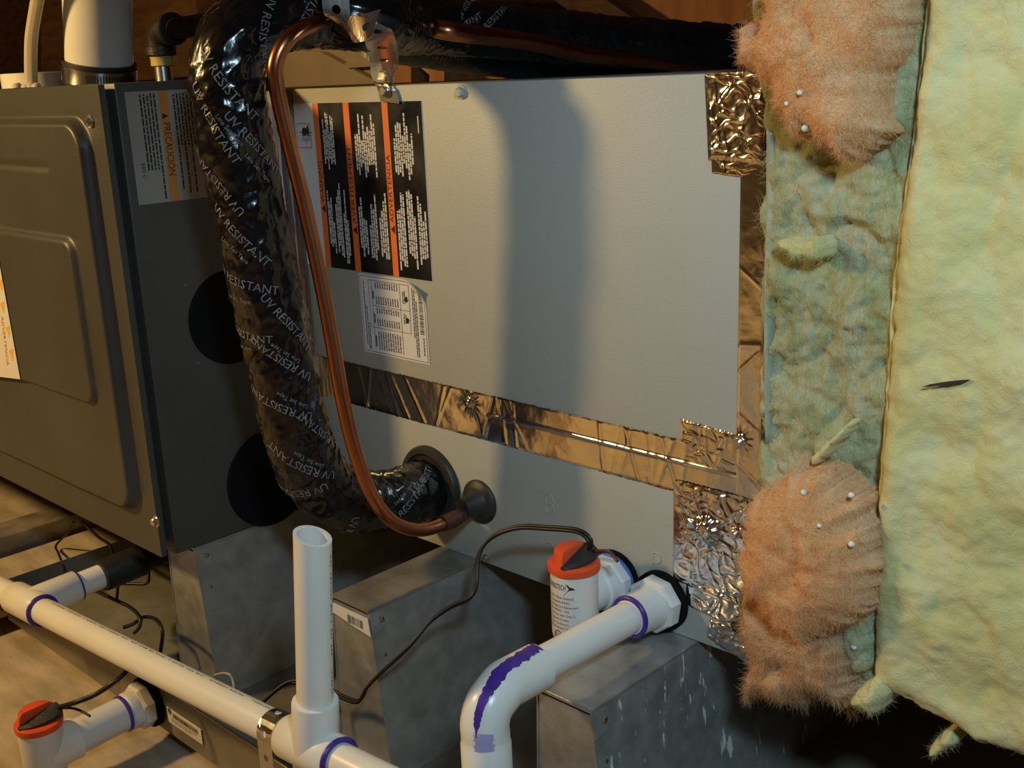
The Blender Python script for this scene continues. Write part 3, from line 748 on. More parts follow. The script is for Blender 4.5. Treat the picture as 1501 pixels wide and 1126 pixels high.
# grommets in the lower panel
G1 = Vector((-0.3731, 0, 0.062)); G2 = Vector((-0.3021, 0, 0.0625))
g1 = lathe('large_grommet', [(0.041, 0), (0.041, 0.003), (0.039, 0.006), (0.034, 0.0065), (0.033, 0.003), (0.0, 0.002)], G1 + Vector((0.003, 0, 0.001)), (0, -1, 0), M['grom'], co, 48)
g2 = lathe('small_grommet', [(0.0215, 0), (0.0215, 0.002), (0.0200, 0.004), (0.0145, 0.006), (0.0108, 0.013), (0.0090, 0.024), (0.0, 0.024)], G2, (0, -1, 0), M['grom'], co, 40)
# screw boss at the lower edge by the second stand
hexscrew('screw', face(713, 818), (0, -1, 0), 0.003, M['steel'], co)

# ------------------------------------------------------------------ insulated suction line
ls_ctrl = [G1 + Vector((0, 0.0012, 0)) + Vector((0, -0.004, 0)), on(605, 724, 0, -0.373), on(562, 734, 0, -0.373), on(520, 735, 0, -0.373), on(485, 720, 0, -0.373), on(457, 690, 0, -0.373), on(437, 645, 0, -0.373),
           on(423, 585, 0, -0.373), on(407, 500, 0, -0.373), on(388, 420, 0, -0.373), on(364, 300, 0, -0.373), on(341, 180, 0, -0.373), on(334, 105, 0, -0.373), on(352, 52, 0, -0.370),
           on(410, 22, 0, -0.366), on(480, 20, 0, -0.36), on(550, 26, 0, -0.345), on(620, 36, 1, 0.10), on(720, 44, 1, 0.19), on(860, 58, 1, 0.32), on(1000, 68, 1, 0.46), on(1120, 74, 1, 0.60), on(1180, 78, 1, 0.68)]
LSP = Path(ls_ctrl, 0.0022)
def wrap_r(s, a):
    base = 0.0282
    q = (s / 0.055 + a / (2 * math.pi)) % 1.0
    r = base + 0.0012 * (1 - q) 
    ca, sa = math.cos(a), math.sin(a)
    n1 = fbm((ca * 1.5 + 3, sa * 1.5, s * 30), 3)
    k = abs(noise.noise((ca * 2.0, sa * 2.0 + s * 60, s * 55 + 7)))
    r += 0.0016 * n1 + 0.0026 * (0.30 - k) * (1 if k < 0.30 else 0.25)
    k3 = abs(noise.noise((ca * 2.2 + s * 40, sa * 2.2, s * 55 + 2)))
    r += 0.0009 * max(0, 0.14 - k3) / 0.14
    if s > 0.60: r = r * 0.98 - 0.0004
    return r
ls = thing('insulated_pipe', 'thick black tape wrapped refrigerant pipe bending up beside the furnace', 'pipe')
tube('tape_wrap', LSP, wrap_r, M['black_wrap'], ls, 110)
def wrap_text(path, rf, s0, px_dir_th, ang, txt, size, parent, mt, lift=0.0007):
    vs, fs = text_geo(txt); out = []
    ca, sa = math.cos(ang), math.sin(ang)
    for p in vs:
        u, v = p.x * size, p.y * size
        s = s0 + u * ca - v * sa; th = px_dir_th + (u * sa + v * ca) / 0.029
        if s < 0.004: s = 0.004
        out.append(path.surf(s, th, rf(s, th) + lift))
    return mk('lettering', out, fs, mt, parent)
def cam_theta(path, s):
    p, t, u, v = path.at(s); d = CAM - p
    return math.atan2(d.dot(v), d.dot(u))
def nearest_s(path, px, py):
    best = (1e9, 0); m = len(path.p)
    for i in range(m):
        q = CM.transposed() @ (path.p[i] - CAM)
        x = 750.5 + F_PX * q.x / -q.z; y = 563 - F_PX * q.y / -q.z
        dd = (x - px) ** 2 + (y - py) ** 2
        if dd < best[0]: best = (dd, path.L * i / (m - 1), x)
    return best[1], best[2]
def place_text(path, rf, px, py, scr_deg, txt, size, parent, mt, rad=0.0285):
    """text whose middle is at a pixel on the facing side; scr_deg is its screen slope (down to the right positive)"""
    s, cx_ = nearest_s(path, px, py)
    p, t, u, v = path.at(s)
    # local screen frame on the tube at the spot
    best = None
    for k in range(120):
        th = 2 * math.pi * k / 120
        q3 = path.surf(s, th, rad)
        if (CAM - q3).dot(q3 - p) <= 0: continue
        q = CM.transposed() @ (q3 - CAM); x = 750.5 + F_PX * q.x / -q.z; y = 563 - F_PX * q.y / -q.z
        d = (x - px) ** 2 + (y - py) ** 2
        if best is None or d < best[0]: best = (d, th)
    th = best[1]
    def scr(s_, th_):
        q = CM.transposed() @ (path.surf(s_, th_, rad) - CAM); return Vector((F_PX * q.x / -q.z, -F_PX * q.y / -q.z))
    e = 0.002; o0 = scr(s, th); ds = (scr(s + e, th) - o0) / e; dt = (scr(s, th + e / rad) - o0) / e
    g = math.radians(scr_deg); w_ = Vector((math.cos(g), math.sin(g)))
    det = ds.x * dt.y - ds.y * dt.x
    if abs(det) < 1e-6: return
    A = (w_.x * dt.y - w_.y * dt.x) / det; B = (ds.x * w_.y - ds.y * w_.x) / det
    ang = math.atan2(B, A)
    # handedness so that letters are not mirrored: outward normal x text direction must be text up
    flip = 1 if det > 0 else -1
    vs, fs = text_geo(txt); out = []
    ca, sa = math.cos(ang), math.sin(ang)
    # up vector on the surface: rotate direction by +90 deg (seen from outside)
    n_out = (path.surf(s, th, rad) - p).normalized(); tt = t; bb = (path.u[0] * 0)
    eth = (path.surf(s, th + 0.01, rad) - path.surf(s, th, rad)).normalized()
    d3 = tt * ca + eth * sa; up = n_out.cross(d3)
    ua, ub = up.dot(tt), up.dot(eth)
    for q in vs:
        a_, b_ = q.x * size, q.y * size
        s_ = max(0.004, min(path.L - 0.004, s + a_ * ca + b_ * ua)); th_ = th + (a_ * sa + b_ * ub) / rad
        out.append(path.surf(s_, th_, rf(s_, th_) + 0.0007))
    return mk('lettering', out, fs, mt, parent)
M['wprint'] = mat('silver_print', (0.20, 0.20, 0.195, 1), 0.45)
M['wprint2'] = mat('silver_small_print', (0.20, 0.20, 0.195, 1), 0.45)
UV = 'UV RESISTANT'; L2 = 'Line Set Tape'
for px, py, dg in [(330, 128, 52), (372, 205, 48), (312, 185, 60), (350, 340, 46), (318, 262, 235), (352, 405, 22), (418, 462, 48), (358, 482, 38), (408, 512, 212),
                   (405, 580, 205), (462, 622, 222), (436, 662, 205), (432, 704, 190), (515, 712, 190), (606, 712, -68), (574, 738, -52), (505, 765, 184), (368, 60, 100), (425, 25, -62)]:
    place_text(LSP, wrap_r, px, py, dg, UV, 0.0098, ls, M['wprint'])
for px, py, dg in [(340, 352, 46), (345, 425, 22), (372, 232, 50), (440, 648, 205), (420, 565, 205), (500, 690, 190), (590, 712, -68), (332, 180, 50), (410, 498, 212), (355, 500, 38), (560, 725, -52)]:
    place_text(LSP, wrap_r, px + 4, py + 6, dg, L2, 0.0052, ls, M['wprint2'])
for px, py, dg in [(572, 24, -50), (610, 22, -55), (628, 48, -48), (655, 38, -55), (675, 12, -50), (705, 30, -50)]:
    place_text(LSP, wrap_r, px, py, dg, UV, 0.0088, ls, M['wprint'])

# second foam covered pipe running back over the cabinet
FP = Path([on(548, 54, 1, 0.06), on(600, 62, 1, 0.11), on(660, 72, 1, 0.17), on(740, 82, 1, 0.25), on(830, 90, 1, 0.34), on(940, 93, 1, 0.46), on(1060, 97, 1, 0.59), on(1140, 100, 1, 0.68)], 0.005)
def foam_r(s, a):
    return 0.0235 + 0.0009 * fbm((math.cos(a) * 3, math.sin(a) * 3, s * 110), 3)
fp = thing('foam_pipe', 'black foam sleeved pipe running back over the cabinet top', 'pipe')
tube('foam_sleeve', FP, foam_r, M['foam'], fp, 40)
for px, py, dg in [(640, 78, 8), (672, 72, -22)]:
    place_text(FP, foam_r, px, py, dg, 'UV RESISTANT', 0.0082, fp, M['wprint'], 0.024)

# copper liquid line
cp = thing('copper_pipe', 'bare copper refrigerant pipe curving up from the small grommet', 'pipe')
cu_ctrl = [G2 + Vector((0, -0.020, -0.001)), on(690, 746, 0, -0.302), on(655, 766, 0, -0.302), on(615, 777, 0, -0.303), on(575, 764, 0, -0.305), on(543, 722, 0, -0.308), on(517, 650, 0, -0.312), on(501, 580, 0, -0.314),
           on(487, 500, 0, -0.318), on(470, 410, 0, -0.322), on(446, 300, 0, -0.326), on(421, 200, 0, -0.328), on(406, 130, 0, -0.328), on(405, 90, 0, -0.325), on(424, 55, 0, -0.322), on(455, 36, 0, -0.330), on(486, 27, 0, -0.345), on(510, 24, 0, -0.352)]
CPP = Path(cu_ctrl, 0.004)
tube('bare_pipe', CPP, 0.0062, M['copper'], cp, 20)
c_end = Path(cu_ctrl[:4], 0.002)
tube('brazed_joint', Path([CPP.at(s)[0] for s in (0.004, 0.016, 0.028)], 0.002), lambda s, a: 0.0068 + 0.0006 * fbm((math.cos(a) * 2, math.sin(a) * 2, s * 160), 2), M['burnt'], cp, 20)
tube('coupling', Path([CPP.at(s)[0] for s in (0.028, 0.036, 0.046)], 0.002), 0.0078, M['burnt'], cp, 22)
tag(wire('copper_tube', [on(612, 36, 1, 0.075), on(660, 46, 1, 0.075), on(720, 54, 1, 0.145), on(780, 62, 1, 0.20), on(860, 80, 1, 0.29), on(930, 86, 1, 0.37), on(1000, 96, 1, 0.45), on(1060, 101, 1, 0.52)], 0.0088, M['copper'], None, 0.006, 14), 'dull copper tube lying between the two black insulated pipes', 'pipe')

# ------------------------------------------------------------------ perforated hanger strap
def strap(name, path_pts, width, wdir_pts, mt, parent, cell=0.02, hole=0.0042, thick=0.0006, twist=None):
    """steel band along a path, one round hole per cell; wdir = across direction at each control point"""
    P = catmull(path_pts, 10); Wd = catmull(wdir_pts, 10)
    L = [0.0]
    for a, b in zip(P, P[1:]): L.append(L[-1] + (b - a).length)
    def at(s):
        j = 0
        while j < len(L) - 2 and L[j + 1] < s: j += 1
        t = (s - L[j]) / max(1e-9, L[j + 1] - L[j]); return P[j].lerp(P[j + 1], t), Wd[j].lerp(Wd[j + 1], t).normalized()
    n = max(1, round(L[-1] / cell)); cl = L[-1] / n; vs = []; fs = []; K = 24
    def pt(s, w_): 
        p, d = at(max(0, min(L[-1], s))); return p + d * w_
    for c in range(n):
        s0 = c * cl; sc = s0 + cl / 2; b0 = len(vs)
        for ringk in range(3):
            for k in range(K):
                a = 2 * math.pi * k / K; ca, sa = math.cos(a), math.sin(a)
                m_ = max(abs(ca), abs(sa)); ox, oy = ca / m_ * cl / 2, sa / m_ * width / 2
                ix, iy = ca * hole, sa * hole; f = (0, 0.45, 1)[ringk]
                vs.append(pt(sc + ix * (1 - f) + ox * f, iy * (1 - f) + oy * f))
        for ringk in range(2):
            for k in range(K):
                k2 = (k + 1) % K
                fs.append([b0 + ringk * K + k, b0 + ringk * K + k2, b0 + (ringk + 1) * K + k2, b0 + (ringk + 1) * K + k])
    o = mk(name, vs, fs, mt, parent, False)
    sol = o.modifiers.new('thickness', 'SOLIDIFY'); sol.thickness = thick; sol.offset = 0
    return o
hs = thing('hanger_strap', 'shiny perforated steel strap screwed to the cabinet top and slung around the pipe', 'strap')
rtv = CM @ Vector((1, 0, 0)); upv_ = CM @ Vector((0, 1, 0))
sp = [face(575, 150, 0.003), face(571, 132, 0.003), face(567, 118, 0.005), on(563, 88, 1, -0.044), on(557, 58, 1, -0.082), on(550, 36, 1, -0.100), on(545, 30, 1, -0.106)]
strap('strap_band', sp, 0.025, [Vector((1, 0, -0.1)), Vector((1, 0, -0.1)), Vector((1, 0.1, -0.1)), rtv + Vector((0.2, 0, 0)), rtv * 1.0, rtv + upv_ * -0.25, rtv + upv_ * -0.5], M['strap'], hs, 0.036, 0.0042)
sp2 = [on(552, 33, 1, -0.104), on(535, 40, 1, -0.110), on(512, 43, 1, -0.114), on(499, 36, 1, -0.117), on(494, 20, 1, -0.119), on(492, 0, 1, -0.119), on(492, -40, 1, -0.117)]
strap('strap_band', sp2, 0.021, [upv_ * 1.0 + rtv * 0.3, upv_ * 1.0, upv_ * 0.9 - rtv * 0.25, upv_ * 0.5 - rtv * 0.8, upv_ * 0.1 - rtv, -rtv, -rtv], M['strap'], hs, 0.018, 0.0034)
hexscrew('screw', face(571, 133, 0.0034), (0, -1, 0), 0.0044, M['steel'], hs)

# ------------------------------------------------------------------ vent pipe, collar, cable and gas elbow on the furnace top
YV = -0.075
vb = on(145, 112, 1, YV); vr = 51.0 * depth(vb) / F_PX
vt = thing('vent_pipe', 'large white plastic vent pipe clamped on the furnace top', 'pipe')
vtop = on(139, -120, 1, YV); vdir = (vtop - Vector((vb.x, YV, HF))).normalized()
lathe('pipe', [(vr * 0.93, 0.012), (vr * 0.93, 0.42)], (vb.x, YV, HF), vdir, M['pvc'], vt, 48)
lathe('rubber_coupling', [(vr * 0.95, 0.0), (vr * 1.0, 0.001), (vr * 1.0, 0.021), (vr * 1.03, 0.0215), (vr * 1.03, 0.025), (vr * 0.94, 0.0255)], (vb.x, YV, HF), vdir, M['rubber'], vt, 48)
hc = lathe('hose_clamp', [(vr * 1.005, 0.004), (vr * 1.03, 0.004), (vr * 1.03, 0.0195), (vr * 1.005, 0.0195)], (vb.x, YV, HF), vdir, M['strap'], vt, 48)
dv, uv_, vv_ = frame_of(vdir)
th0 = math.atan2((CAM - vb).dot(vv_), (CAM - vb).dot(uv_)); vs = []; fs = []
for k in range(20):
    th = th0 - 0.35 + k * 0.075
    for (da, h0) in [(-0.016, 0.008), (0.016, 0.008), (0.016, 0.0165), (-0.016, 0.0165)]:
        vs.append(Vector((vb.x, YV, HF)) + dv * h0 + (uv_ * math.cos(th + da) + vv_ * math.sin(th + da)) * vr * 1.038)
    n = k * 4; fs.append([n, n + 1, n + 2, n + 3])
mk('clamp_slots', vs, fs, M['rubber'], hc)
YC = -0.03
cb = on(50, 112, 1, YC); cr = 46.0 * depth(cb) / F_PX
tag(lathe('pipe_collar', [(cr, 0), (cr, 0.019), (cr * 0.9, 0.0195), (cr * 0.9, 0.0)], (cb.x, YC, HF), (0, 0, 1), M['pvc'], None, 48), 'low cut plastic collar on the furnace top behind the cable', 'pipe collar')
cbl = thing('cable', 'cream jacketed cable rising from grey putty on the furnace top', 'cable')
YB = -0.135
ctop = [on(44, 116, 1, YB), on(45, 90, 1, YB), on(46, 55, 1, YB), on(52, 15, 1, YB), on(60, -30, 1, YB), on(66, -80, 1, YB)]
ctop[0].z = HF + 0.002
tube('jacket', Path(ctop, 0.006), lambda s, a: 0.0062 + 0.0009 * math.cos(3 * a) + 0.0006 * math.cos(7 * a), M['cream'], cbl, 28)
rnd = random.Random(8)
for k in range(9):
    c_ = on(24 + k * 3.6, 117, 1, YB - 0.004 + 0.006 * rnd.random()); r_ = rnd.uniform(0.003, 0.0055)
    lathe('putty_lump', [(r_, 0), (r_ * 0.95, r_ * 0.5), (r_ * 0.6, r_), (0, r_ * 1.1)], (c_.x, c_.y, HF + 0.0002), (rnd.uniform(-0.2, 0.2), 0, 1), M['putty'], cbl, 9, 80)
ge = thing('gas_elbow', 'black iron elbow on a short nipple above the furnace edge', 'pipe elbow')
YG = 0.02
g0 = on(240, 112, 1, YG); gs = 20.0 * depth(g0) / F_PX
gx = g0.x
lathe('nipple', [(gs * 0.62, 0), (gs * 0.62, 0.036)], (gx, YG, HF), (0, 0, 1), M['steel'], ge, 24)
lathe('thread_tape', [(gs * 0.66, 0.018), (gs * 0.80, 0.019), (gs * 0.78, 0.026), (gs * 0.84, 0.029), (gs * 0.7, 0.031)], (gx, YG, HF), (0, 0, 1), M['teflon'], ge, 24)
zt_ = HF + 0.030
ep = Path([(gx, YG, zt_ + 0.002), (gx, YG, zt_ + gs * 0.6), (gx + gs * 0.20, YG, zt_ + gs * 1.25), (gx + gs * 0.85, YG, zt_ + gs * 1.68), (gx + gs * 2.2, YG, zt_ + gs * 1.76)], 0.003)
tube('elbow_body', ep, gs * 0.98, M['iron'], ge, 30)
lathe('lower_bead', [(gs * 1.0, 0), (gs * 1.12, 0.001), (gs * 1.12, 0.010), (gs * 1.0, 0.011)], (gx, YG, zt_), (0, 0, 1), M['iron'], ge, 30)
lathe('side_bead', [(gs * 1.0, 0), (gs * 1.14, 0.001), (gs * 1.14, 0.011), (gs * 1.0, 0.012)], (gx + gs * 1.5, YG, zt_ + gs * 1.75), (1, 0, 0.03), M['iron'], ge, 30)
lathe('outlet_pipe', [(gs * 0.74, 0), (gs * 0.74, 0.30)], (gx + gs * 2.0, YG, zt_ + gs * 1.75), (1, 0, 0.02), M['iron'], ge, 24)

# ------------------------------------------------------------------ coil drain: adapter, pipe, elbow
PR = 0.01335
dr = thing('coil_drain_pipe', 'white plastic drain pipe with purple primer leaving the coil cabinet', 'drain pipe')
DX = -0.0895; D0 = Vector((DX, -0.0008, 0.0275))
D1 = on(745, 1001, 0, DX); ddir = (D1 - D0).normalized()
lathe('black_gasket', [(0.0255, 0), (0.0255, 0.006), (0.012, 0.006)], D0, (0, -1, 0), M['gasket'], dr, 36)
lathe('hex_adapter', [(0.0235, 0.006), (0.0235, 0.016), (0.0218, 0.0185), (0.0185, 0.019)], D0, ddir, M['pvcgrey'], dr, 8, 20, 0.25)
lathe('adapter_socket', [(0.0192, 0.0185), (0.0178, 0.026), (0.0172, 0.044), (0.0160, 0.0455), (PR, 0.0455)], D0, ddir, M['pvcgrey'], dr, 40)
tube('primer_ring', Path([D0 + ddir * 0.0440 + (frame_of(ddir)[1] * math.cos(a) + frame_of(ddir)[2] * math.sin(a)) * 0.0158 for a in [2 * math.pi * k / 24 for k in range(25)]], 0.003), 0.0022, M['primer'], dr, 8)
LD = (D1 - D0).length
lathe('straight_pipe', [(PR, 0.020), (PR, LD)], D0, ddir, M['pvc'], dr, 40)
ER = 0.0175
eb = D0 + ddir * (LD - 0.032)
C_ = D0 + ddir * (LD + 0.015)
lathe('elbow_socket', [(PR, 0), (ER - 0.001, 0.0), (ER, 0.001), (ER, 0.030)], eb, ddir, M['pvc'], dr, 40)
elp = Path([eb + ddir * 0.028, eb + ddir * 0.036, C_ - ddir * 0.006 + Vector((0, 0, -0.0025)), C_ + ddir * 0.005 + Vector((0, 0, -0.0095)), C_ + ddir * 0.0098 + Vector((0, 0, -0.020)), C_ + ddir * 0.010 + Vector((0, 0, -0.030))], 0.002)
tube('elbow_bend', elp, ER, M['pvc'], dr, 40)
eo = C_ + ddir * 0.010 + Vector((0, 0, -0.027))
lathe('elbow_outlet', [(ER, 0), (ER, 0.008), (ER + 0.0006, 0.009), (ER + 0.0006, 0.036), (ER - 0.001, 0.037), (PR, 0.037)], eo, (0, 0, -1), M['pvc'], dr, 40)
lathe('drop_pipe', [(PR, 0), (PR, 0.105)], eo, (0, 0, -1), M['pvc'], dr, 36)
# primer run on the elbow: a ragged streak over the top of the bend
def streak(name, path, s0, s1, thf, wf, r, mt, parent, n=60):
    vs = []; fs = []
    for i in range(n + 1):
        k = i / n; s = s0 + (s1 - s0) * k; th = thf(k); w_ = wf(k)
        for j in range(5): vs.append(path.surf(s, th + w_ * (j / 4 - 0.5), r + 0.0004))
    for i in range(n):
        for j in range(4): fs.append([i * 5 + j, i * 5 + j + 1, i * 5 + 6 + j, i * 5 + 5 + j])
    return mk(name, vs, fs, mt, parent, True)
full = Path([eb + ddir * 0.001, eb + ddir * 0.015, eb + ddir * 0.028, eb + ddir * 0.036, C_ - ddir * 0.006 + Vector((0, 0, -0.0025)), C_ + ddir * 0.005 + Vector((0, 0, -0.0095)), C_ + ddir * 0.0098 + Vector((0, 0, -0.020)), C_ + ddir * 0.010 + Vector((0, 0, -0.030)), C_ + ddir * 0.010 + Vector((0, 0, -0.05))], 0.002)
def th_of(path, s, world):
    p, t, u, v = path.at(s); d = Vector(world); return math.atan2(d.dot(v), d.dot(u))
toC = th_of(full, 0.02, (0.35, -0.1, 1.0)); 
rs = random.Random(2); wob = [rs.random() for _ in range(70)]
streak('primer_streak', full, 0.001, 0.068, lambda k: toC + 0.30 - 0.42 * k, lambda k: ((0.62 if k < 0.5 else 0.62 - 0.9 * (k - 0.5)) * (0.78 + 0.44 * wob[int(k * 60)])) * (1 if k < 0.92 else max(0.2, (1 - k) * 12)), ER, M['primer'], dr)
toV = th_of(full, 0.06, CAM - C_)
streak('primer_smear', full, 0.066, 0.078, lambda k: toV - 0.05, lambda k: 0.75 * (0.8 + 0.4 * wob[int(k * 60)]), ER, M['primerfaint'], dr, 30)

# ------------------------------------------------------------------ main condensate pipe with tees and riser
mp_ = thing('condensate_pipe', 'long white plastic condensate pipe with tees and an open riser', 'drain pipe')
YM = -0.275
mA = on(0, 864, 1, YM); mB = on(430, 1081, 1, YM); md = (mB - mA).normalized()
mL0 = mA - md * 0.45; mL1 = mB + md * 0.30
lathe('long_pipe', [(PR, 0), (PR, (mL1 - mL0).length)], mL0, md, M['pvc'], mp_, 40)
def on_main(px, py):
    p = on(px, py, 1, YM); return mA + md * (p - mA).dot(md)
def pring(name, c, d, r, t, mt, parent, n=32):
    d, u, v = frame_of(d)
    return tube(name, Path([c + (u * math.cos(2 * math.pi * k / n) + v * math.sin(2 * math.pi * k / n)) * r for k in range(n + 1)], 0.003), t, mt, parent, 8)
# tee towards the furnace
t1 = on_main(44, 884); TRr = 0.0172
lathe('tee_body', [(PR, 0.0), (TRr - 0.001, 0), (TRr, 0.0015), (TRr, 0.066), (TRr - 0.001, 0.0675), (PR, 0.0675)], t1 - md * 0.037, md, M['pvc'], mp_, 40)
pring('primer_ring', t1 + md * 0.0308, md, TRr - 0.002, 0.0022, M['primer'], mp_)
bdir = (on(140, 843, 2, t1.z) - t1).normalized(); bdir = Vector((0.02, 1.0, 0.05)).normalized()
lathe('tee_branch', [(TRr, 0), (TRr, 0.050), (TRr - 0.001, 0.0515), (PR, 0.0515)], t1, bdir, M['pvc'], mp_, 40)
pring('primer_ring', t1 + bdir * 0.0515, bdir, TRr - 0.002, 0.0018, M['primer'], mp_)
lathe('branch_pipe', [(PR, 0.03), (PR, 0.20)], t1, bdir, M['pvc'], mp_, 36)
lathe('rubber_sleeve', [(PR, 0.078), (TRr, 0.079), (TRr * 1.03, 0.082), (TRr * 1.03, 0.125), (PR * 1.1, 0.128), (PR * 1.1, 0.16), (PR * 1.3, 0.163), (PR * 1.3, 0.20), (PR, 0.20)], t1, bdir, M['rubber'], mp_, 36)
# tee with the riser
t2 = on_main(462, 1090)
lathe('tee_body', [(PR, 0.0), (TRr - 0.001, 0), (TRr, 0.0015), (TRr, 0.060), (TRr - 0.001, 0.0615), (PR, 0.0615)], t2 - md * 0.034, md, M['pvc'], mp_, 40)
pring('primer_ring', t2 + md * 0.0285, md, TRr - 0.002, 0.0022, M['primer'], mp_)
rtop = on(458, 786, 1, YM + 0.004); rdir = (rtop - t2).normalized()
rl = (rtop - t2).length
lathe('tee_branch', [(TRr, 0), (TRr, 0.040), (TRr - 0.0005, 0.0415), (PR, 0.0415)], t2, rdir, M['pvc'], mp_, 40)
# open ended riser, cut at a slant
d_, u_, v_ = frame_of(rdir); vs = []; fs = []; K = 44
toL = Vector((-1, -0.5, 0)).normalized()
def ringpts(r, h, slant):
    out = []
    for k in range(K):
        a = 2 * math.pi * k / K; q = u_ * math.cos(a) + v_ * math.sin(a)
        out.append(t2 + d_ * (h + slant * q.dot(toL)) + q * r)
    return out
rings = [ringpts(PR, 0.02, 0), ringpts(PR, rl, 0.0035), ringpts(PR - 0.0028, rl, 0.0028), ringpts(PR - 0.0028, 0.03, 0)]
for r_ in rings: vs += r_
for i in range(3):
    for k in range(K):
        k2 = (k + 1) % K; fs.append([i * K + k, i * K + k2, (i + 1) * K + k2, (i + 1) * K + k])
autosmooth(mk('riser_pipe', vs, fs, M['pvc'], mp_), 40)
# faint factory print on the pipes: rows of small marks
rnd = random.Random(12)
def pipe_marks(org, d, r, h0, h1, th, mt, parent, cw=0.0016):
    d, u, v = frame_of(d); vs = []; fs = []; h = h0
    while h < h1:
        L_ = rnd.choice([0.0012, 0.0018, 0.0024]); t_ = rnd.uniform(0.5, 1.0)
        if rnd.random() < 0.72:
            n = len(vs)
            for hh, da in [(h, -0.06 * t_), (h + L_, -0.06 * t_), (h + L_, 0.06 * t_), (h, 0.06 * t_)]:
                vs.append(Vector(org) + d * hh + (u * math.cos(th + da) + v * math.sin(th + da)) * (r + 0.0002))
            fs.append([n, n + 1, n + 2, n + 3])
        h += L_ + 0.0014
    return mk('factory_print', vs, fs, mt, parent)
M['greenink'] = mat('faded_green_ink', (0.10, 0.14, 0.10, 1), 0.7)
d2, u2, v2 = frame_of(rdir); cth = math.atan2((CAM - t2).dot(v2), (CAM - t2).dot(u2))
rt_ = CM @ Vector((1, 0, 0)); rth = math.atan2(rt_.dot(v2), rt_.dot(u2))
dif = (rth - cth + math.pi) % (2 * math.pi) - math.pi
pipe_marks(t2, rdir, PR, 0.05, rl - 0.014, cth + dif * 0.80, M['greenink'], mp_)
d3_, u3_, v3_ = frame_of(md); upth = math.atan2(v3_.z, u3_.z); cth = math.atan2((CAM - mB).dot(v3_), (CAM - mB).dot(u3_))
bk = math.atan2(v3_.y, u3_.y); dif = (bk - upth + math.pi) % (2 * math.pi) - math.pi
la = (t1 - mL0).length; lb2 = (t2 - mL0).length
pipe_marks(mL0, md, PR, la + 0.05, lb2 - 0.06, upth + dif * 0.10, M['inkgrey'], mp_)
# pipe strap
ps = thing('pipe_clamp_strap', 'perforated steel strap looped over the condensate pipe near the riser tee', 'strap')
sc = on_main(410, 1072); dd, uu, vv = frame_of(md)
fwd = Vector((0, -1, 0)); fwd = (fwd - md * fwd.dot(md)).normalized(); upv = md.cross(fwd); upv = upv if upv.z > 0 else -upv
R0 = PR + 0.0008
pts = [sc + fwd * (R0 + 0.0015) + Vector((0, 0, -0.128)) + md * -0.002, sc + fwd * (R0 + 0.001) + Vector((0, 0, -0.07)), sc + fwd * R0 + Vector((0, 0, -0.02)), sc + fwd * R0]
pts += [sc + (fwd * math.cos(a) + upv * math.sin(a)) * R0 for a in [0.5, 1.0, 1.57, 2.1, 2.7]]
pts += [sc - fwd * R0 + Vector((0, 0, -0.01)), sc - fwd * R0 + Vector((0, 0, -0.05))]
zc_ = ZF + 0.001
for p in pts: p.z = max(p.z, zc_)
strap('strap_band', pts, 0.019, [md.copy() for _ in pts], M['strap'], ps, 0.0205, 0.0030)

# ------------------------------------------------------------------ float switches
def float_switch(base, outdir, arm, label, blue, mat_body, cord_pts, tails, lettering, bot=-0.034):
    """base = where it meets the wall; outdir = unit vector away from the wall"""
    t = thing('float_switch', label, 'float switch', 'orange capped float switches')
    out = Vector(outdir).normalized()
    lathe('black_gasket', [(0.0262, 0), (0.0262, 0.005), (0.012, 0.005)], base, out, M['gasket'], t, 36)
    if blue: lathe('blue_washer', [(0.0245, 0.005), (0.0245, 0.0068), (0.012, 0.0068)], base, out, M['blue'], t, 36)
    lathe('hex_nut', [(0.0238, 0.0068), (0.0238, 0.015), (0.0222, 0.0175), (0.0180, 0.018)], base, out, mat_body, t, 8, 20, 0.39)
    lathe('side_arm', [(0.0195, 0.017), (0.0190, 0.026), (0.0170, 0.028), (0.0170, arm)], base, out, mat_body, t, 36)
    c = base + out * arm
    r = 0.0197; top = 0.030
    lathe('switch_body', [(0.0, bot), (r * 0.80, bot), (r * 0.93, bot + 0.002), (r, bot + 0.007), (r, top), (0, top)], c, (0, 0, 1), mat_body, t, 48, 40)
    # cap: flange, then a crown cut by a sloping step
    K = 48; prof = [(r * 1.0, top - 0.002), (r * 1.09, top - 0.001), (r * 1.11, top + 0.002), (r * 1.09, top + 0.0045), (r * 0.98, top + 0.0055)]
    cap = lathe('cap', prof + [(0, top + 0.0055)], c, (0, 0, 1), M['orange_cap'], t, K, 50)
    side = out.cross(Vector((0, 0, 1))).normalized()
    return t, c, r, top, cap, side
SW0 = face(903, 850, 0.0008); SW0.z = 0.0315
t1_, c1_, r1_, top1, cap1, side1 = float_switch(SW0, (0, -1, 0), 0.053, 'white float switch with orange cap and printed text screwed to the coil cabinet', True, M['pvcgrey'], None, None, True)
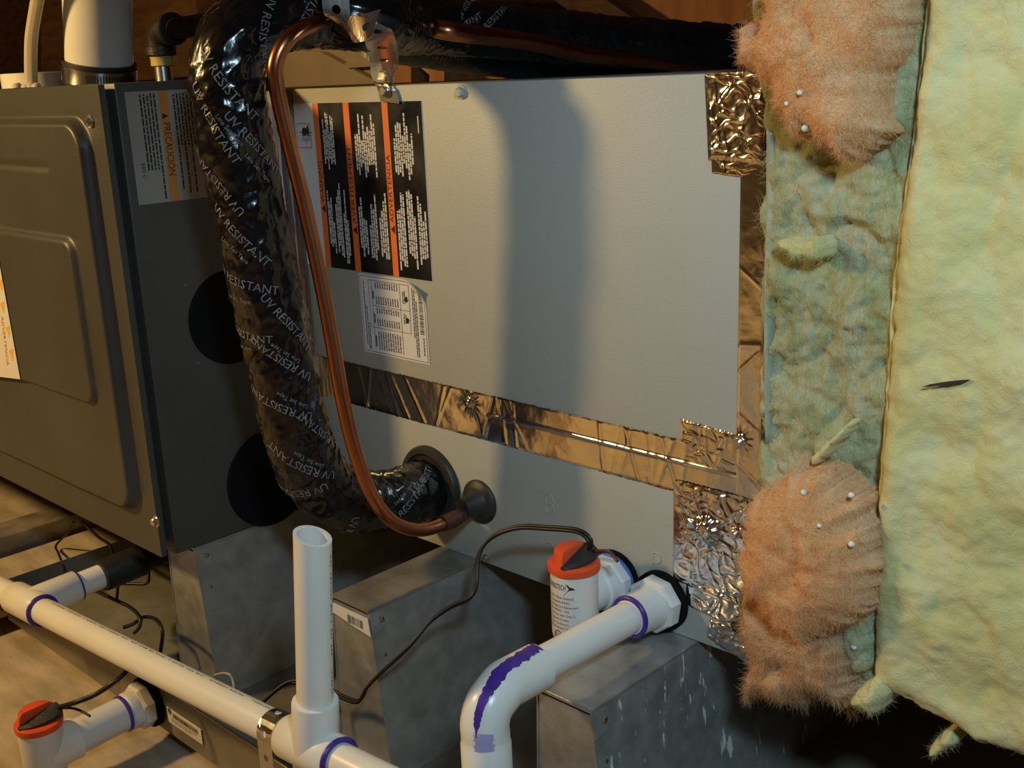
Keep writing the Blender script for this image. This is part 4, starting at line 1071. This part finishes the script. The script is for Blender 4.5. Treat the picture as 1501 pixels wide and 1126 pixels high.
def cap_crown(cap, c, r, top, ax_dir, parent):
    """raised crown on half of the cap, cut by a flat wall along ax_dir, and a dark sealant wedge against the wall"""
    ax = Vector(ax_dir).normalized(); nrm = Vector((-ax.y, ax.x, 0))
    if nrm.dot(CM @ Vector((1, 0, 0))) > 0: nrm = -nrm
    # crown = part of the disc on the side of +nrm (away from the viewer) plus a ramp
    z0 = c.z + top + 0.005; pts = []
    K = 30; R = r * 0.97
    for k in range(K + 1):
        a = math.pi * k / K
        pts.append(c + ax * (R * math.cos(a)) + nrm * (R * math.sin(a) * 0.97 - 0.0015))
    lo = [Vector((p.x, p.y, z0)) for p in pts]
    mid = c + nrm * r * 0.35
    hi = [Vector((p.x, p.y, z0 + 0.0105)).lerp(Vector((mid.x, mid.y, z0 + 0.0105)), 0.14) for p in pts]
    hi2 = [Vector((p.x, p.y, z0 + 0.0125)).lerp(Vector((mid.x, mid.y, z0 + 0.0128)), 0.34) for p in pts]
    n = len(lo); vs = lo + hi + hi2; fs = []
    for b0 in (0, n):
        for k in range(n):
            k2 = (k + 1) % n; fs.append([b0 + k, b0 + k2, b0 + n + k2, b0 + n + k])
    fs.append([2 * n + k for k in range(n)])
    cr = recalc(mk('cap_crown', vs, fs, M['orange_cap'], cap)); autosmooth(cr, 40)
    return ax, nrm, z0
ax1 = (on(790 + 520 * 0.0933, 790 + 395 * 0.0933, 2, c1_.z + top1 + 0.01) - on(790 + 880 * 0.0933, 790 + 160 * 0.0933, 2, c1_.z + top1 + 0.01))
axn, nr1, z01 = cap_crown(cap1, c1_, r1_, top1, ax1, t1_)
def wedge(c, ax, nrm, r, z0, parent, L0=-0.95, L1=1.02):
    """drooping dark sealant wedge lying against the crown wall"""
    vs = []; fs = []; n = 22
    for i in range(n + 1):
        k = i / n; p = c + ax * (r * (L0 + (L1 - L0) * k))
        w_ = 0.0120 * (0.12 + 0.95 * math.sin(math.pi * min(1, (1 - k) * 0.62 + 0.10)) ** 1.2) * (1.0 if k < 0.85 else 1.0 - (k - 0.85) * 3.5)
        hgt = 0.0095 * (1 - 0.80 * k)
        for (a_, b_) in [(0.0010, 0.0), (-w_, 0.0), (-w_ * 1.02, hgt * 0.55), (-w_ * 0.55, hgt * 0.98), (0.0012, hgt * 1.1)]:
            q = p + nrm * (a_ - 0.002); vs.append(Vector((q.x, q.y, z0 + b_ + 0.0004)))
    for i in range(n):
        for j in range(5):
            j2 = (j + 1) % 5; fs.append([i * 5 + j, i * 5 + j2, i * 5 + 5 + j2, i * 5 + 5 + j])
    fs.append([0, 1, 2, 3, 4]); fs.append([n * 5 + j for j in range(5)][::-1])
    return autosmooth(recalc(mk('sealant', vs, fs, M['sealant'], parent)), 50)
wedge(c1_, axn, nr1, r1_, z01, cap1)
# cord of the first switch: two conductors side by side
cz = z01 + 0.004
e0 = c1_ - axn * r1_ * 0.80 + nr1 * -0.003; e0.z = cz
cpx = [(866, 800, -0.045), (862, 788, -0.045), (845, 778, -0.047), (800, 774, -0.052), (760, 773, -0.058), (725, 785, -0.066), (705, 806, -0.074), (699, 830, -0.080), (698, 855, -0.086), (690, 876, -0.092), (660, 890, -0.104), (630, 912, -0.120), (600, 948, -0.138),
       (560, 985, -0.152), (538, 1008, -0.160), (526, 1028, -0.164), (505, 1023, -0.162), (485, 1013, -0.162), (450, 1002, -0.168), (425, 1000, -0.175), (405, 1012, -0.185), (385, 1030, -0.195)]
def cord_from(pxs, dz=0.0):
    return [on(a, b, 1, y) + Vector((0, 0, dz)) for a, b, y in pxs]
cA = [e0] + cord_from(cpx)
for off, nm in [(0.0013, 'cord'), (-0.0013, 'cord')]:
    wire(nm, [p + Vector((off * 0.5, off * 0.4, off * 0.8)) for p in cA], 0.0016, M['cord'], t1_, 0.005, 8)
wire('cut_wire_tail', [e0 + Vector((0.002, 0, 0)), on(892, 808, 1, -0.050), on(899, 815, 1, -0.050), on(905, 823, 1, -0.052)], 0.0014, M['burnt'], t1_, 0.004, 8)
# print on the switch body
def body_text(txt, size, ang, z, mt, parent, c=c1_, r=r1_, left=True, sx=1.0):
    vs, fs = text_geo(txt); x0 = min(v.x for v in vs)
    out = []
    for p in vs:
        th = ang + (p.x - (x0 if left else 0)) * size * sx / r
        out.append(Vector((c.x + math.cos(th) * (r + 0.00025), c.y + math.sin(th) * (r + 0.00025), z + p.y * size)))
    return mk('lettering', out, fs, mt, parent)
vth = math.atan2(CAM.y - c1_.y, CAM.x - c1_.x)
ts = vth - 1.22
zc = c1_.z
body_text('DIVERSITECH', 0.0068, ts - 0.16, zc + 0.0195, M['ink'], t1_, sx=0.50)
for i, (s_, sz) in enumerate([('SLC1 Flow Switch', 0.0036), ('Compatible BASIC', 0.0030), ('Heating/Cool Equipment', 0.0030), ('Max 24VAC, 1.5A', 0.0030), ('Use Only with Class 2', 0.0030), ('Powered Circuits', 0.0030), ('Type 1 Enclosure', 0.0030), ('Max Ambient Temp 125°F', 0.0030)]):
    body_text(s_, sz, ts - 0.05, zc + 0.0105 - i * 0.00385, M['inkblue'], t1_, sx=0.92)
th_a = ts + 0.86
def bp(th, z): return Vector((c1_.x + math.cos(th) * (r1_ + 0.0003), c1_.y + math.sin(th) * (r1_ + 0.0003), z))
zl = zc + 0.0195
mk('logo_arrow', [bp(th_a - 0.02, zl + 0.0042), bp(th_a + 0.38, zl - 0.0004), bp(th_a - 0.14, zl - 0.0068), bp(th_a + 0.13, zl - 0.0004)], [[0, 1, 3], [1, 2, 3]], M['ink'], t1_)
for k, tc_ in enumerate([ts + 0.40, ts + 0.90]):
    vs = []; fs = []; K = 24
    for q in range(K):
        a = 2 * math.pi * q / K
        for rr in (0.0043, 0.0036): vs.append(bp(tc_ + rr * math.cos(a) / r1_, zc - 0.0238 + rr * math.sin(a)))
    for q in range(K):
        q2 = (q + 1) % K; fs.append([q * 2, q2 * 2, q2 * 2 + 1, q * 2 + 1])
    mk('approval_ring', vs, fs, M['inkblue'], t1_)
    body_text('ETL', 0.0040, tc_, zc - 0.0238, M['inkblue'], t1_, left=False)
    for i_ in range(1):
        body_text(('Intertek', '3108522', 'UL STD')[i_] if k else ('cETL us', 'Conforms', 'to UL')[i_], 0.0020, tc_, zc - 0.0302 - i_ * 0.0024, M['inkblue'], t1_, left=False)

# second float switch on the drain pan
SW2 = on(222, 1036, 1, PY0 - 0.0014); SW2.z = max(SW2.z, ZF + 0.0265)
ad = Vector((0.03, -1, -0.02)).normalized()
t2_, c2_, r2_, top2, cap2, side2 = float_switch(SW2, ad, 0.112, 'dusty float switch with orange cap on a stub pipe from the drain pan', False, M['pvcgrey'], None, None, False, -0.022)
for o in list(t2_.children):
    if o.name.startswith('switch_body') or o.name.startswith('cap'):
        for v in o.data.vertices: pass
lathe('primer_ring', [(0.0172, 0.0), (0.0188, 0.001), (0.0188, 0.003), (0.0172, 0.004)], SW2 + ad * 0.028, ad, M['primer'], t2_, 36)
lathe('switch_socket', [(0.0172, 0.080), (0.0200, 0.081), (0.0200, 0.112)], SW2, ad, M['pvc'], t2_, 36)
ax2 = Vector((0.85, -0.9, 0)) * -1
a2 = on(95, 1040, 2, c2_.z + top2) - on(35, 1068, 2, c2_.z + top2); a2.z = 0
axn2, nr2, z02 = cap_crown(cap2, c2_, r2_, top2, -a2, t2_)
wedge(c2_, axn2, nr2, r2_, z02, cap2)
e2 = c2_ - axn2 * r2_ * 0.8; e2.z = z02 + 0.004
wire('cord', [e2, on(110, 1030, 1, -0.315), on(140, 1018, 1, -0.30), on(170, 998, 1, -0.285), on(195, 975, 1, -0.262), on(215, 955, 1, -0.24)], 0.0024, M['cord'], t2_, 0.005, 10)
wire('cut_wire_tail', [e2, on(103, 1038, 1, -0.315), on(118, 1042, 1, -0.312), on(132, 1050, 1, -0.31)], 0.0012, M['cord'], t2_, 0.005, 8)

# ------------------------------------------------------------------ loose wires under the furnace
for pts, r_, lb in [
        ([(235, 958, -0.20), (238, 925, -0.20), (228, 908, -0.19), (210, 905, -0.18), (195, 915, -0.19), (180, 920, -0.2)], 0.0020, 'thin black wire looping beside the furnace stand'),
        ([(140, 866, -0.19), (165, 878, -0.19), (190, 890, -0.19), (205, 905, -0.2), (204, 920, -0.205), (196, 928, -0.21)], 0.0020, 'worn black wire hooked under the tee branch'),
        ([(218, 838, -0.12), (216, 855, -0.13), (195, 856, -0.14), (175, 857, -0.15), (172, 870, -0.16), (171, 880, -0.17)], 0.0018, 'black wire bent in a square loop below the furnace corner'),
        ([(96, 836, -0.16), (86, 812, -0.12), (82, 800, -0.1), (95, 785, -0.1), (108, 765, -0.1)], 0.0016, 'black wire hanging in an angle under the furnace door'),
        ([(120, 765, -0.1), (145, 788, -0.1), (160, 798, -0.11), (165, 810, -0.12), (166, 820, -0.13)], 0.0020, 'black wire sloping down behind the rubber sleeve'),
        ([(315, 990, -0.19), (328, 987, -0.19), (338, 990, -0.19), (342, 1000, -0.19), (344, 1016, -0.20)], 0.0014, 'grey bent wire end behind the condensate pipe')]:
    tag(wire('loose_wire', [on(a, b, 1, y) for a, b, y in pts], r_, M['cord'] if 'grey' not in lb else M['cordgrey'], None, 0.004, 8), lb, 'wire')

# ------------------------------------------------------------------ glass wool
def fluff(name, outline, yb, T, mt, label=None, cat=None, amp=0.01, freq=18, seed=0, rings=46, segs=150, power=2.4, parent=None, fine=0.003, group=None, edge_amp=0.004, fold=None, D=None, h=0.0017):
    """soft pillow: outline = pixels on the plane y = yb; bulges T towards the viewer, rounded over the distance D from its rim"""
    P = [on(a, b, 1, yb) for a, b in outline]
    Q = P + [P[0]]; L = [0]
    for a, b in zip(Q, Q[1:]): L.append(L[-1] + (b - a).length)
    ns = max(40, int(L[-1] / 0.0022)); B = []; j = 0
    for k in range(ns):
        s = L[-1] * k / ns
        while L[j + 1] < s: j += 1
        B.append(Q[j].lerp(Q[j + 1], (s - L[j]) / max(1e-9, L[j + 1] - L[j])))
    for _ in range(3): B = [(B[k - 1] + B[k] * 2 + B[(k + 1) % ns]) / 4 for k in range(ns)]
    c = sum(B, Vector()) / ns
    poly = []
    for q in B:
        d = edge_amp * (noise.noise((q.x * 90 + seed, q.z * 90, 5 + seed)) + 0.7 * noise.noise((q.x * 260, q.z * 260 + seed, 1)))
        e = (q - c).normalized(); poly.append((q.x + e.x * d, q.z + e.z * d))
    X = np.array(poly); Y = np.roll(X, -1, 0)
    x0, z0 = X.min(0) - 2 * h; x1, z1 = X.max(0) + 2 * h
    nx, nz_ = int((x1 - x0) / h) + 2, int((z1 - z0) / h) + 2
    gx, gz = np.meshgrid(x0 + h * np.arange(nx), z0 + h * np.arange(nz_), indexing='ij')
    pts = np.stack([gx.ravel(), gz.ravel()], 1)
    inside = np.zeros(len(pts), bool); dist = np.full(len(pts), 1e9); near = np.zeros_like(pts)
    for (ax_, az_), (bx_, bz_) in zip(X, Y):
        cond = ((az_ > pts[:, 1]) != (bz_ > pts[:, 1]))
        with np.errstate(divide='ignore', invalid='ignore'):
            xi = (bx_ - ax_) * (pts[:, 1] - az_) / (bz_ - az_ + 1e-15) + ax_
        inside ^= cond & (pts[:, 0] < xi)
        d = np.array([bx_ - ax_, bz_ - az_]); dd_ = max(1e-15, d @ d)
        t = np.clip(((pts - [ax_, az_]) @ d) / dd_, 0, 1); qn = np.array([ax_, az_]) + t[:, None] * d
        dn = np.hypot(*(pts - qn).T); m_ = dn < dist; dist[m_] = dn[m_]; near[m_] = qn[m_]
    ins = inside.reshape(nx, nz_)
    use = np.zeros((nx, nz_), bool)
    cell = ins[:-1, :-1] | ins[1:, :-1] | ins[:-1, 1:] | ins[1:, 1:]
    use[:-1, :-1] |= cell; use[1:, :-1] |= cell; use[:-1, 1:] |= cell; use[1:, 1:] |= cell
    D_ = D if D else 0.75 * float(dist[inside].max())
    idx = -np.ones(nx * nz_, int); vs = []
    for n in np.nonzero(use.ravel())[0]:
        if inside[n]: x, z, d = pts[n][0], pts[n][1], dist[n]
        else: x, z, d = near[n][0], near[n][1], 0.0
        k = min(1.0, d / D_); bul = T * (1 - (1 - k) ** power) ** 0.55
        n_ = noise.noise((x * freq + seed, z * freq, bul * freq + seed * 3.1)) + 0.5 * noise.noise((x * freq * 2.1, z * freq * 2.1 + seed, bul * freq * 2.1 + 2.2)) + 0.28 * noise.noise((x * freq * 4.3, z * freq * 4.3, bul * freq * 4.3 + seed))
        cre = -0.55 * max(0.0, 0.12 - abs(noise.noise((x * freq * 0.8 + 9, z * freq * 0.6, seed + 4.0)))) / 0.12
        f = fine * (noise.noise((x * 150, z * 150, bul * 150 + seed)) + 0.6 * noise.noise((x * 330, z * 330, bul * 330 + seed)))
        g = fold(Vector((x, 0, z))) if fold else 0.0
        idx[n] = len(vs); vs.append((x, yb - bul - ((amp * (n_ + cre * 0.8) + f) + g) * (k if D is None else min(1, k * 3)), z))
    fs = []
    for i in range(nx - 1):
        for j in range(nz_ - 1):
            if cell[i, j]:
                fs.append([idx[i * nz_ + j], idx[(i + 1) * nz_ + j], idx[(i + 1) * nz_ + j + 1], idx[i * nz_ + j + 1]])
    o = mk(name, vs, fs, mt, parent)
    bm = bmesh.new(); bm.from_mesh(o.data)
    bmesh.ops.remove_doubles(bm, verts=bm.verts, dist=1e-5)
    bmesh.ops.dissolve_degenerate(bm, edges=bm.edges, dist=1e-6)
    ed = [e for e in bm.edges if e.is_boundary]
    ret = bmesh.ops.extrude_edge_only(bm, edges=ed)
    for v in [v for v in ret['geom'] if isinstance(v, bmesh.types.BMVert)]: v.co.y = yb + 0.02
    bmesh.ops.recalc_face_normals(bm, faces=bm.faces)
    bm.to_mesh(o.data); bm.free()
    if sum(p.normal.y for p in o.data.polygons) > 0: o.data.flip_normals()
    o.data.polygons.foreach_set('use_smooth', [True] * len(o.data.polygons))
    if label: tag(o, label, cat, group)
    return o
def fibre_mat(name, col):
    m = bpy.data.materials.new(name); m.use_nodes = True; nt = m.node_tree
    for n in list(nt.nodes): nt.nodes.remove(n)
    out = nt.nodes.new('ShaderNodeOutputMaterial'); mx = nt.nodes.new('ShaderNodeMixShader'); d = nt.nodes.new('ShaderNodeBsdfDiffuse'); t = nt.nodes.new('ShaderNodeBsdfTranslucent')
    d.inputs[0].default_value = col; t.inputs[0].default_value = col; mx.inputs[0].default_value = 0.5
    nt.links.new(d.outputs[0], mx.inputs[1]); nt.links.new(t.outputs[0], mx.inputs[2]); nt.links.new(mx.outputs[0], out.inputs[0])
    return m
FM = {'orange': [fibre_mat('orange_fibre', lin(250, 196, 132)), fibre_mat('pale_orange_fibre', lin(255, 226, 188)), fibre_mat('deep_orange_fibre', lin(232, 150, 82))],
      'tan': [fibre_mat('tan_fibre', lin(226, 176, 124)), fibre_mat('pale_tan_fibre', lin(232, 206, 168)), fibre_mat('brown_fibre', lin(176, 128, 84))],
      'green': [fibre_mat('green_fibre', lin(192, 196, 146)), fibre_mat('pale_green_fibre', lin(222, 224, 196)), fibre_mat('olive_fibre', lin(196, 180, 116))],
      'yellow': [fibre_mat('yellow_fibre', lin(216, 212, 150)), fibre_mat('pale_yellow_fibre', lin(232, 230, 190))]}
def pelt(o, kind, n, length, width, seed, lift, zbias=-0.3):
    k = len(FM[kind])
    for i, m in enumerate(FM[kind]): fuzz(o, n // k, length, width, m, seed + 100 * i, lift, None, zbias)
def fuzz(o, n, length, width, mt, seed, lift=0.4, ymax=None, zbias=-0.3):
    """loose fibres standing off a wool surface, joined into one part"""
    rnd = random.Random(seed); me = o.data; polys = me.polygons; vs = []; fs = []
    idx = [p.index for p in polys if p.normal.y < 0.35 and p.area < 4e-4]
    for _ in range(n):
        p = polys[rnd.choice(idx)]; c = p.center; nr = p.normal
        d = Vector((rnd.uniform(-1, 1), rnd.uniform(-0.5, 0.2), rnd.uniform(-1, 1) + zbias)); d = (d - nr * d.dot(nr) * 0.9 + nr * lift * rnd.random()).normalized()
        cv = Vector((rnd.uniform(-1, 1), rnd.uniform(-1, 1), rnd.uniform(-1, 1))) * 0.6
        L_ = length * rnd.uniform(0.4, 1.2); s = d.cross(CAM - c).normalized() * width * 0.5
        q = c - nr * 0.001; b0 = len(vs)
        for k in range(4):
            t = k / 3; pt = q + d * L_ * t + cv * L_ * t * t * 0.4; ww = (1 - t * 0.75)
            vs += [pt - s * ww, pt + s * ww]
        for k in range(3): fs.append([b0 + 2 * k, b0 + 2 * k + 1, b0 + 2 * k + 3, b0 + 2 * k + 2])
    f = mk('loose_fibres', vs, fs, mt, o); f['kind'] = 'stuff'
    return f
# green wool beside the cabinet
gw = fluff('green_wool_layer', [(1116, -40), (1200, -40), (1300, -40), (1410, -40), (1400, 200), (1385, 500), (1375, 800), (1370, 1000), (1300, 1020), (1200, 990), (1122, 968), (1119, 800), (1121, 600), (1124, 400), (1126, 200)], 0.012, 0.022, M['green_wool'],
           'matted green and tan glass wool between the foil edge and the yellow batt', 'insulation', 0.010, 26, 3, 60, 200, 2.4, None, 0.0022, None, 0.002, None, 0.02)
pelt(gw, 'green', 16000, 0.011, 0.00018, 4, 0.22)
film = fluff('plastic_film', [(1124, 180), (1139, 190), (1146, 330), (1132, 420), (1129, 640), (1122, 655), (1120, 420), (1124, 300)], -0.006, 0.004, M['film'], 'grey green plastic film strip folded along the foil edge', 'film', 0.001, 40, 9, 10, 90, 2.0, None, 0.0008, None, 0.0005)
# folded flap of wool
fp_ = fluff('wool_flap', [(1143, 350), (1165, 345), (1205, 350), (1219, 362), (1212, 378), (1198, 383), (1178, 374), (1158, 364), (1145, 360)], -0.018, 0.012, M['yellow_wool'], 'small pale green flap of glass wool sticking out of the matted layer', 'insulation', 0.004, 60, 5, 14, 60, 2.0, None, 0.0015)
pelt(fp_, 'yellow', 1200, 0.007, 0.00016, 14, 0.3)
fo = fluff('wool_strand', [(1190, 672), (1206, 655), (1235, 628), (1255, 610), (1258, 618), (1240, 640), (1215, 668), (1200, 684)], -0.018, 0.009, M['yellow_wool'], 'twisted pale yellow strand of wool above the orange tuft', 'insulation', 0.002, 60, 6, 12, 60, 2.0, None, 0.001)
# yellow batt
def batt_fold(p):
    return 0.006 * math.sin(p.x * 30 + 2.0 * noise.noise((p.x * 6, 0, p.z * 6))) * 0.4 + 0.004 * noise.noise((p.x * 12, 1.5, p.z * 30))
yb_ = fluff('yellow_batt', [(1376, -90), (1480, -90), (1800, -90), (1800, 500), (1800, 1230), (1640, 1160), (1502, 1098), (1440, 1082), (1400, 1056), (1350, 1030), (1302, 1010), (1286, 1015), (1289, 900), (1294, 760), (1304, 620), (1314, 480), (1324, 360), (1346, 200), (1360, 80)], -0.012, 0.020, M['yellow_wool'],
            'thick yellow green glass wool batt hanging at the end of the cabinet', 'insulation batt', 0.0055, 15, 12, 70, 300, 2.4, None, 0.0012, None, 0.0022, batt_fold, 0.018, 0.0024)
pelt(yb_, 'yellow', 9000, 0.006, 0.00015, 8, 0.15)
rim = [(1376, -60), (1362, 60), (1347, 200), (1325, 360), (1314, 480), (1305, 620), (1295, 740)]
tube('rolled_edge', Path([on(a - 3, b, 1, -0.014) for a, b in rim], 0.004), lambda s, a: 0.0024 + 0.0010 * noise.noise((s * 120, math.cos(a), math.sin(a))), M['yellow_wool'], yb_, 12)
# orange tufts
ot = fluff('orange_wool_tuft', [(1090, 88), (1092, 60), (1104, 32), (1113, 30), (1120, 52), (1132, 44), (1130, 10), (1140, -60), (1240, -70), (1335, -60), (1326, 20), (1322, 95), (1300, 135), (1300, 165), (1318, 192), (1290, 212), (1262, 222), (1238, 232), (1220, 214), (1188, 204), (1160, 176), (1140, 150), (1126, 118), (1108, 102)], -0.020, 0.034, M['orange_wool'],
           'peach orange glass wool tuft stuffed above the foil corner', 'insulation tuft', 0.009, 22, 20, 56, 200, 2.2, None, 0.0016, 'orange wool tufts stuffed beside the cabinet', 0.0075)
pelt(ot, 'orange', 21000, 0.0075, 0.00018, 21, 0.35)
lo = fluff('orange_wool_tuft', [(1105, 745), (1125, 722), (1150, 700), (1178, 684), (1205, 680), (1232, 690), (1252, 712), (1272, 740), (1290, 775), (1296, 820), (1294, 862), (1280, 896), (1255, 906), (1232, 920), (1214, 936), (1180, 930), (1150, 918), (1138, 896), (1122, 872), (1104, 858), (1098, 820), (1104, 780)], -0.026, 0.036, M['orange_wool'],
           'round deep orange glass wool tuft beside the crumpled foil', 'insulation tuft', 0.0085, 22, 30, 56, 200, 2.2, None, 0.0016, 'orange wool tufts stuffed beside the cabinet', 0.0075)
pelt(lo, 'orange', 21000, 0.0075, 0.00018, 31, 0.38)
tn = fluff('tan_wool_tuft', [(1100, 850), (1130, 880), (1180, 900), (1235, 905), (1258, 930), (1268, 975), (1262, 1010), (1256, 1045), (1240, 1020), (1225, 1002), (1200, 1024), (1165, 1020), (1140, 1008), (1118, 1010), (1096, 1032), (1104, 1000), (1112, 960), (1102, 910)], -0.012, 0.030, M['tan_wool'],
           'dusty tan glass wool tuft hanging below the orange one', 'insulation tuft', 0.009, 26, 40, 44, 170, 2.2, None, 0.0018, None, 0.007)
pelt(tn, 'tan', 16000, 0.0095, 0.00018, 41, 0.35, -0.7)
ys = fluff('yellow_wool_scrap', [(1255, 1018), (1285, 985), (1300, 1000), (1305, 1025), (1292, 1040), (1275, 1038)], -0.02, 0.016, M['yellow_wool'], 'yellow wool lump hanging at the batt lower corner', 'insulation tuft', 0.004, 50, 50, 16, 60, 2.0, None, 0.002)
pelt(ys, 'yellow', 1200, 0.007, 0.00016, 51, 0.3)
gl = fluff('green_wool_lump', [(1240, 915), (1262, 890), (1290, 880), (1294, 930), (1292, 975), (1270, 985), (1255, 960)], -0.006, 0.022, M['green_wool'], 'pale green wool lump between the tan tuft and the batt', 'insulation tuft', 0.004, 50, 60, 16, 60, 2.0, None, 0.002)
pelt(gl, 'green', 1500, 0.008, 0.00016, 61, 0.3)
sl = fluff('fallen_wool_scrap', [(1366, 1094), (1378, 1080), (1388, 1068), (1398, 1062), (1408, 1070), (1410, 1082), (1398, 1090), (1386, 1096), (1380, 1106), (1369, 1103)], -0.004, 0.012, M['yellow_wool'], 'small wool scrap clinging in the dark below the batt', 'insulation scrap', 0.003, 60, 70, 10, 50, 2.0, None, 0.002)
pelt(sl, 'yellow', 500, 0.006, 0.00016, 71, 0.3)
# white beads stuck in the wool
def surf_y(o, x, z):
    best = None
    for v in o.data.vertices:
        if v.normal.y > 0.3: continue
        d = (v.co.x - x) ** 2 + (v.co.z - z) ** 2
        if best is None or d < best[0]: best = (d, v.co.y)
    return best[1]
def bead(o, px, py, r):
    y = -0.05
    for _ in range(4):
        p = on(px, py, 1, y); y = surf_y(o, p.x, p.z)
    p = on(px, py, 1, y); p = p + (CAM - p).normalized() * r * 1.2
    b_ = lathe('white_bead', [(0, -r), (r * 0.7, -r * 0.7), (r, 0), (r * 0.7, r * 0.7), (0, r)], p, (0.3, -1, 0.2), M['white_bit'], o, 9, 80)
for o_, px, py, r_ in [(lo, 1178, 722, 0.0022), (lo, 1248, 726, 0.0022), (lo, 1201, 771, 0.0017), (lo, 1248, 798, 0.0022), (tn, 1252, 948, 0.0025), (tn, 1263, 1008, 0.0025), (ot, 1172, 136, 0.0018), (ot, 1153, 152, 0.0016), (ot, 1180, 188, 0.0024)]:
    bead(o_, px, py, r_)
# dark splinter on the batt
yy = surf_y(yb_, on(1392, 562, 1, -0.03).x, on(1392, 562, 1, -0.03).z) - 0.002
tag(prism('wood_splinter', [on(a, b, 1, yy) for a, b in [(1352, 567), (1364, 563), (1390, 559), (1410, 557), (1423, 556), (1411, 561), (1392, 564), (1365, 566)]], (0, -0.0012, 0), M['sealant']), 'thin dark wood splinter stuck on the yellow batt', 'splinter')
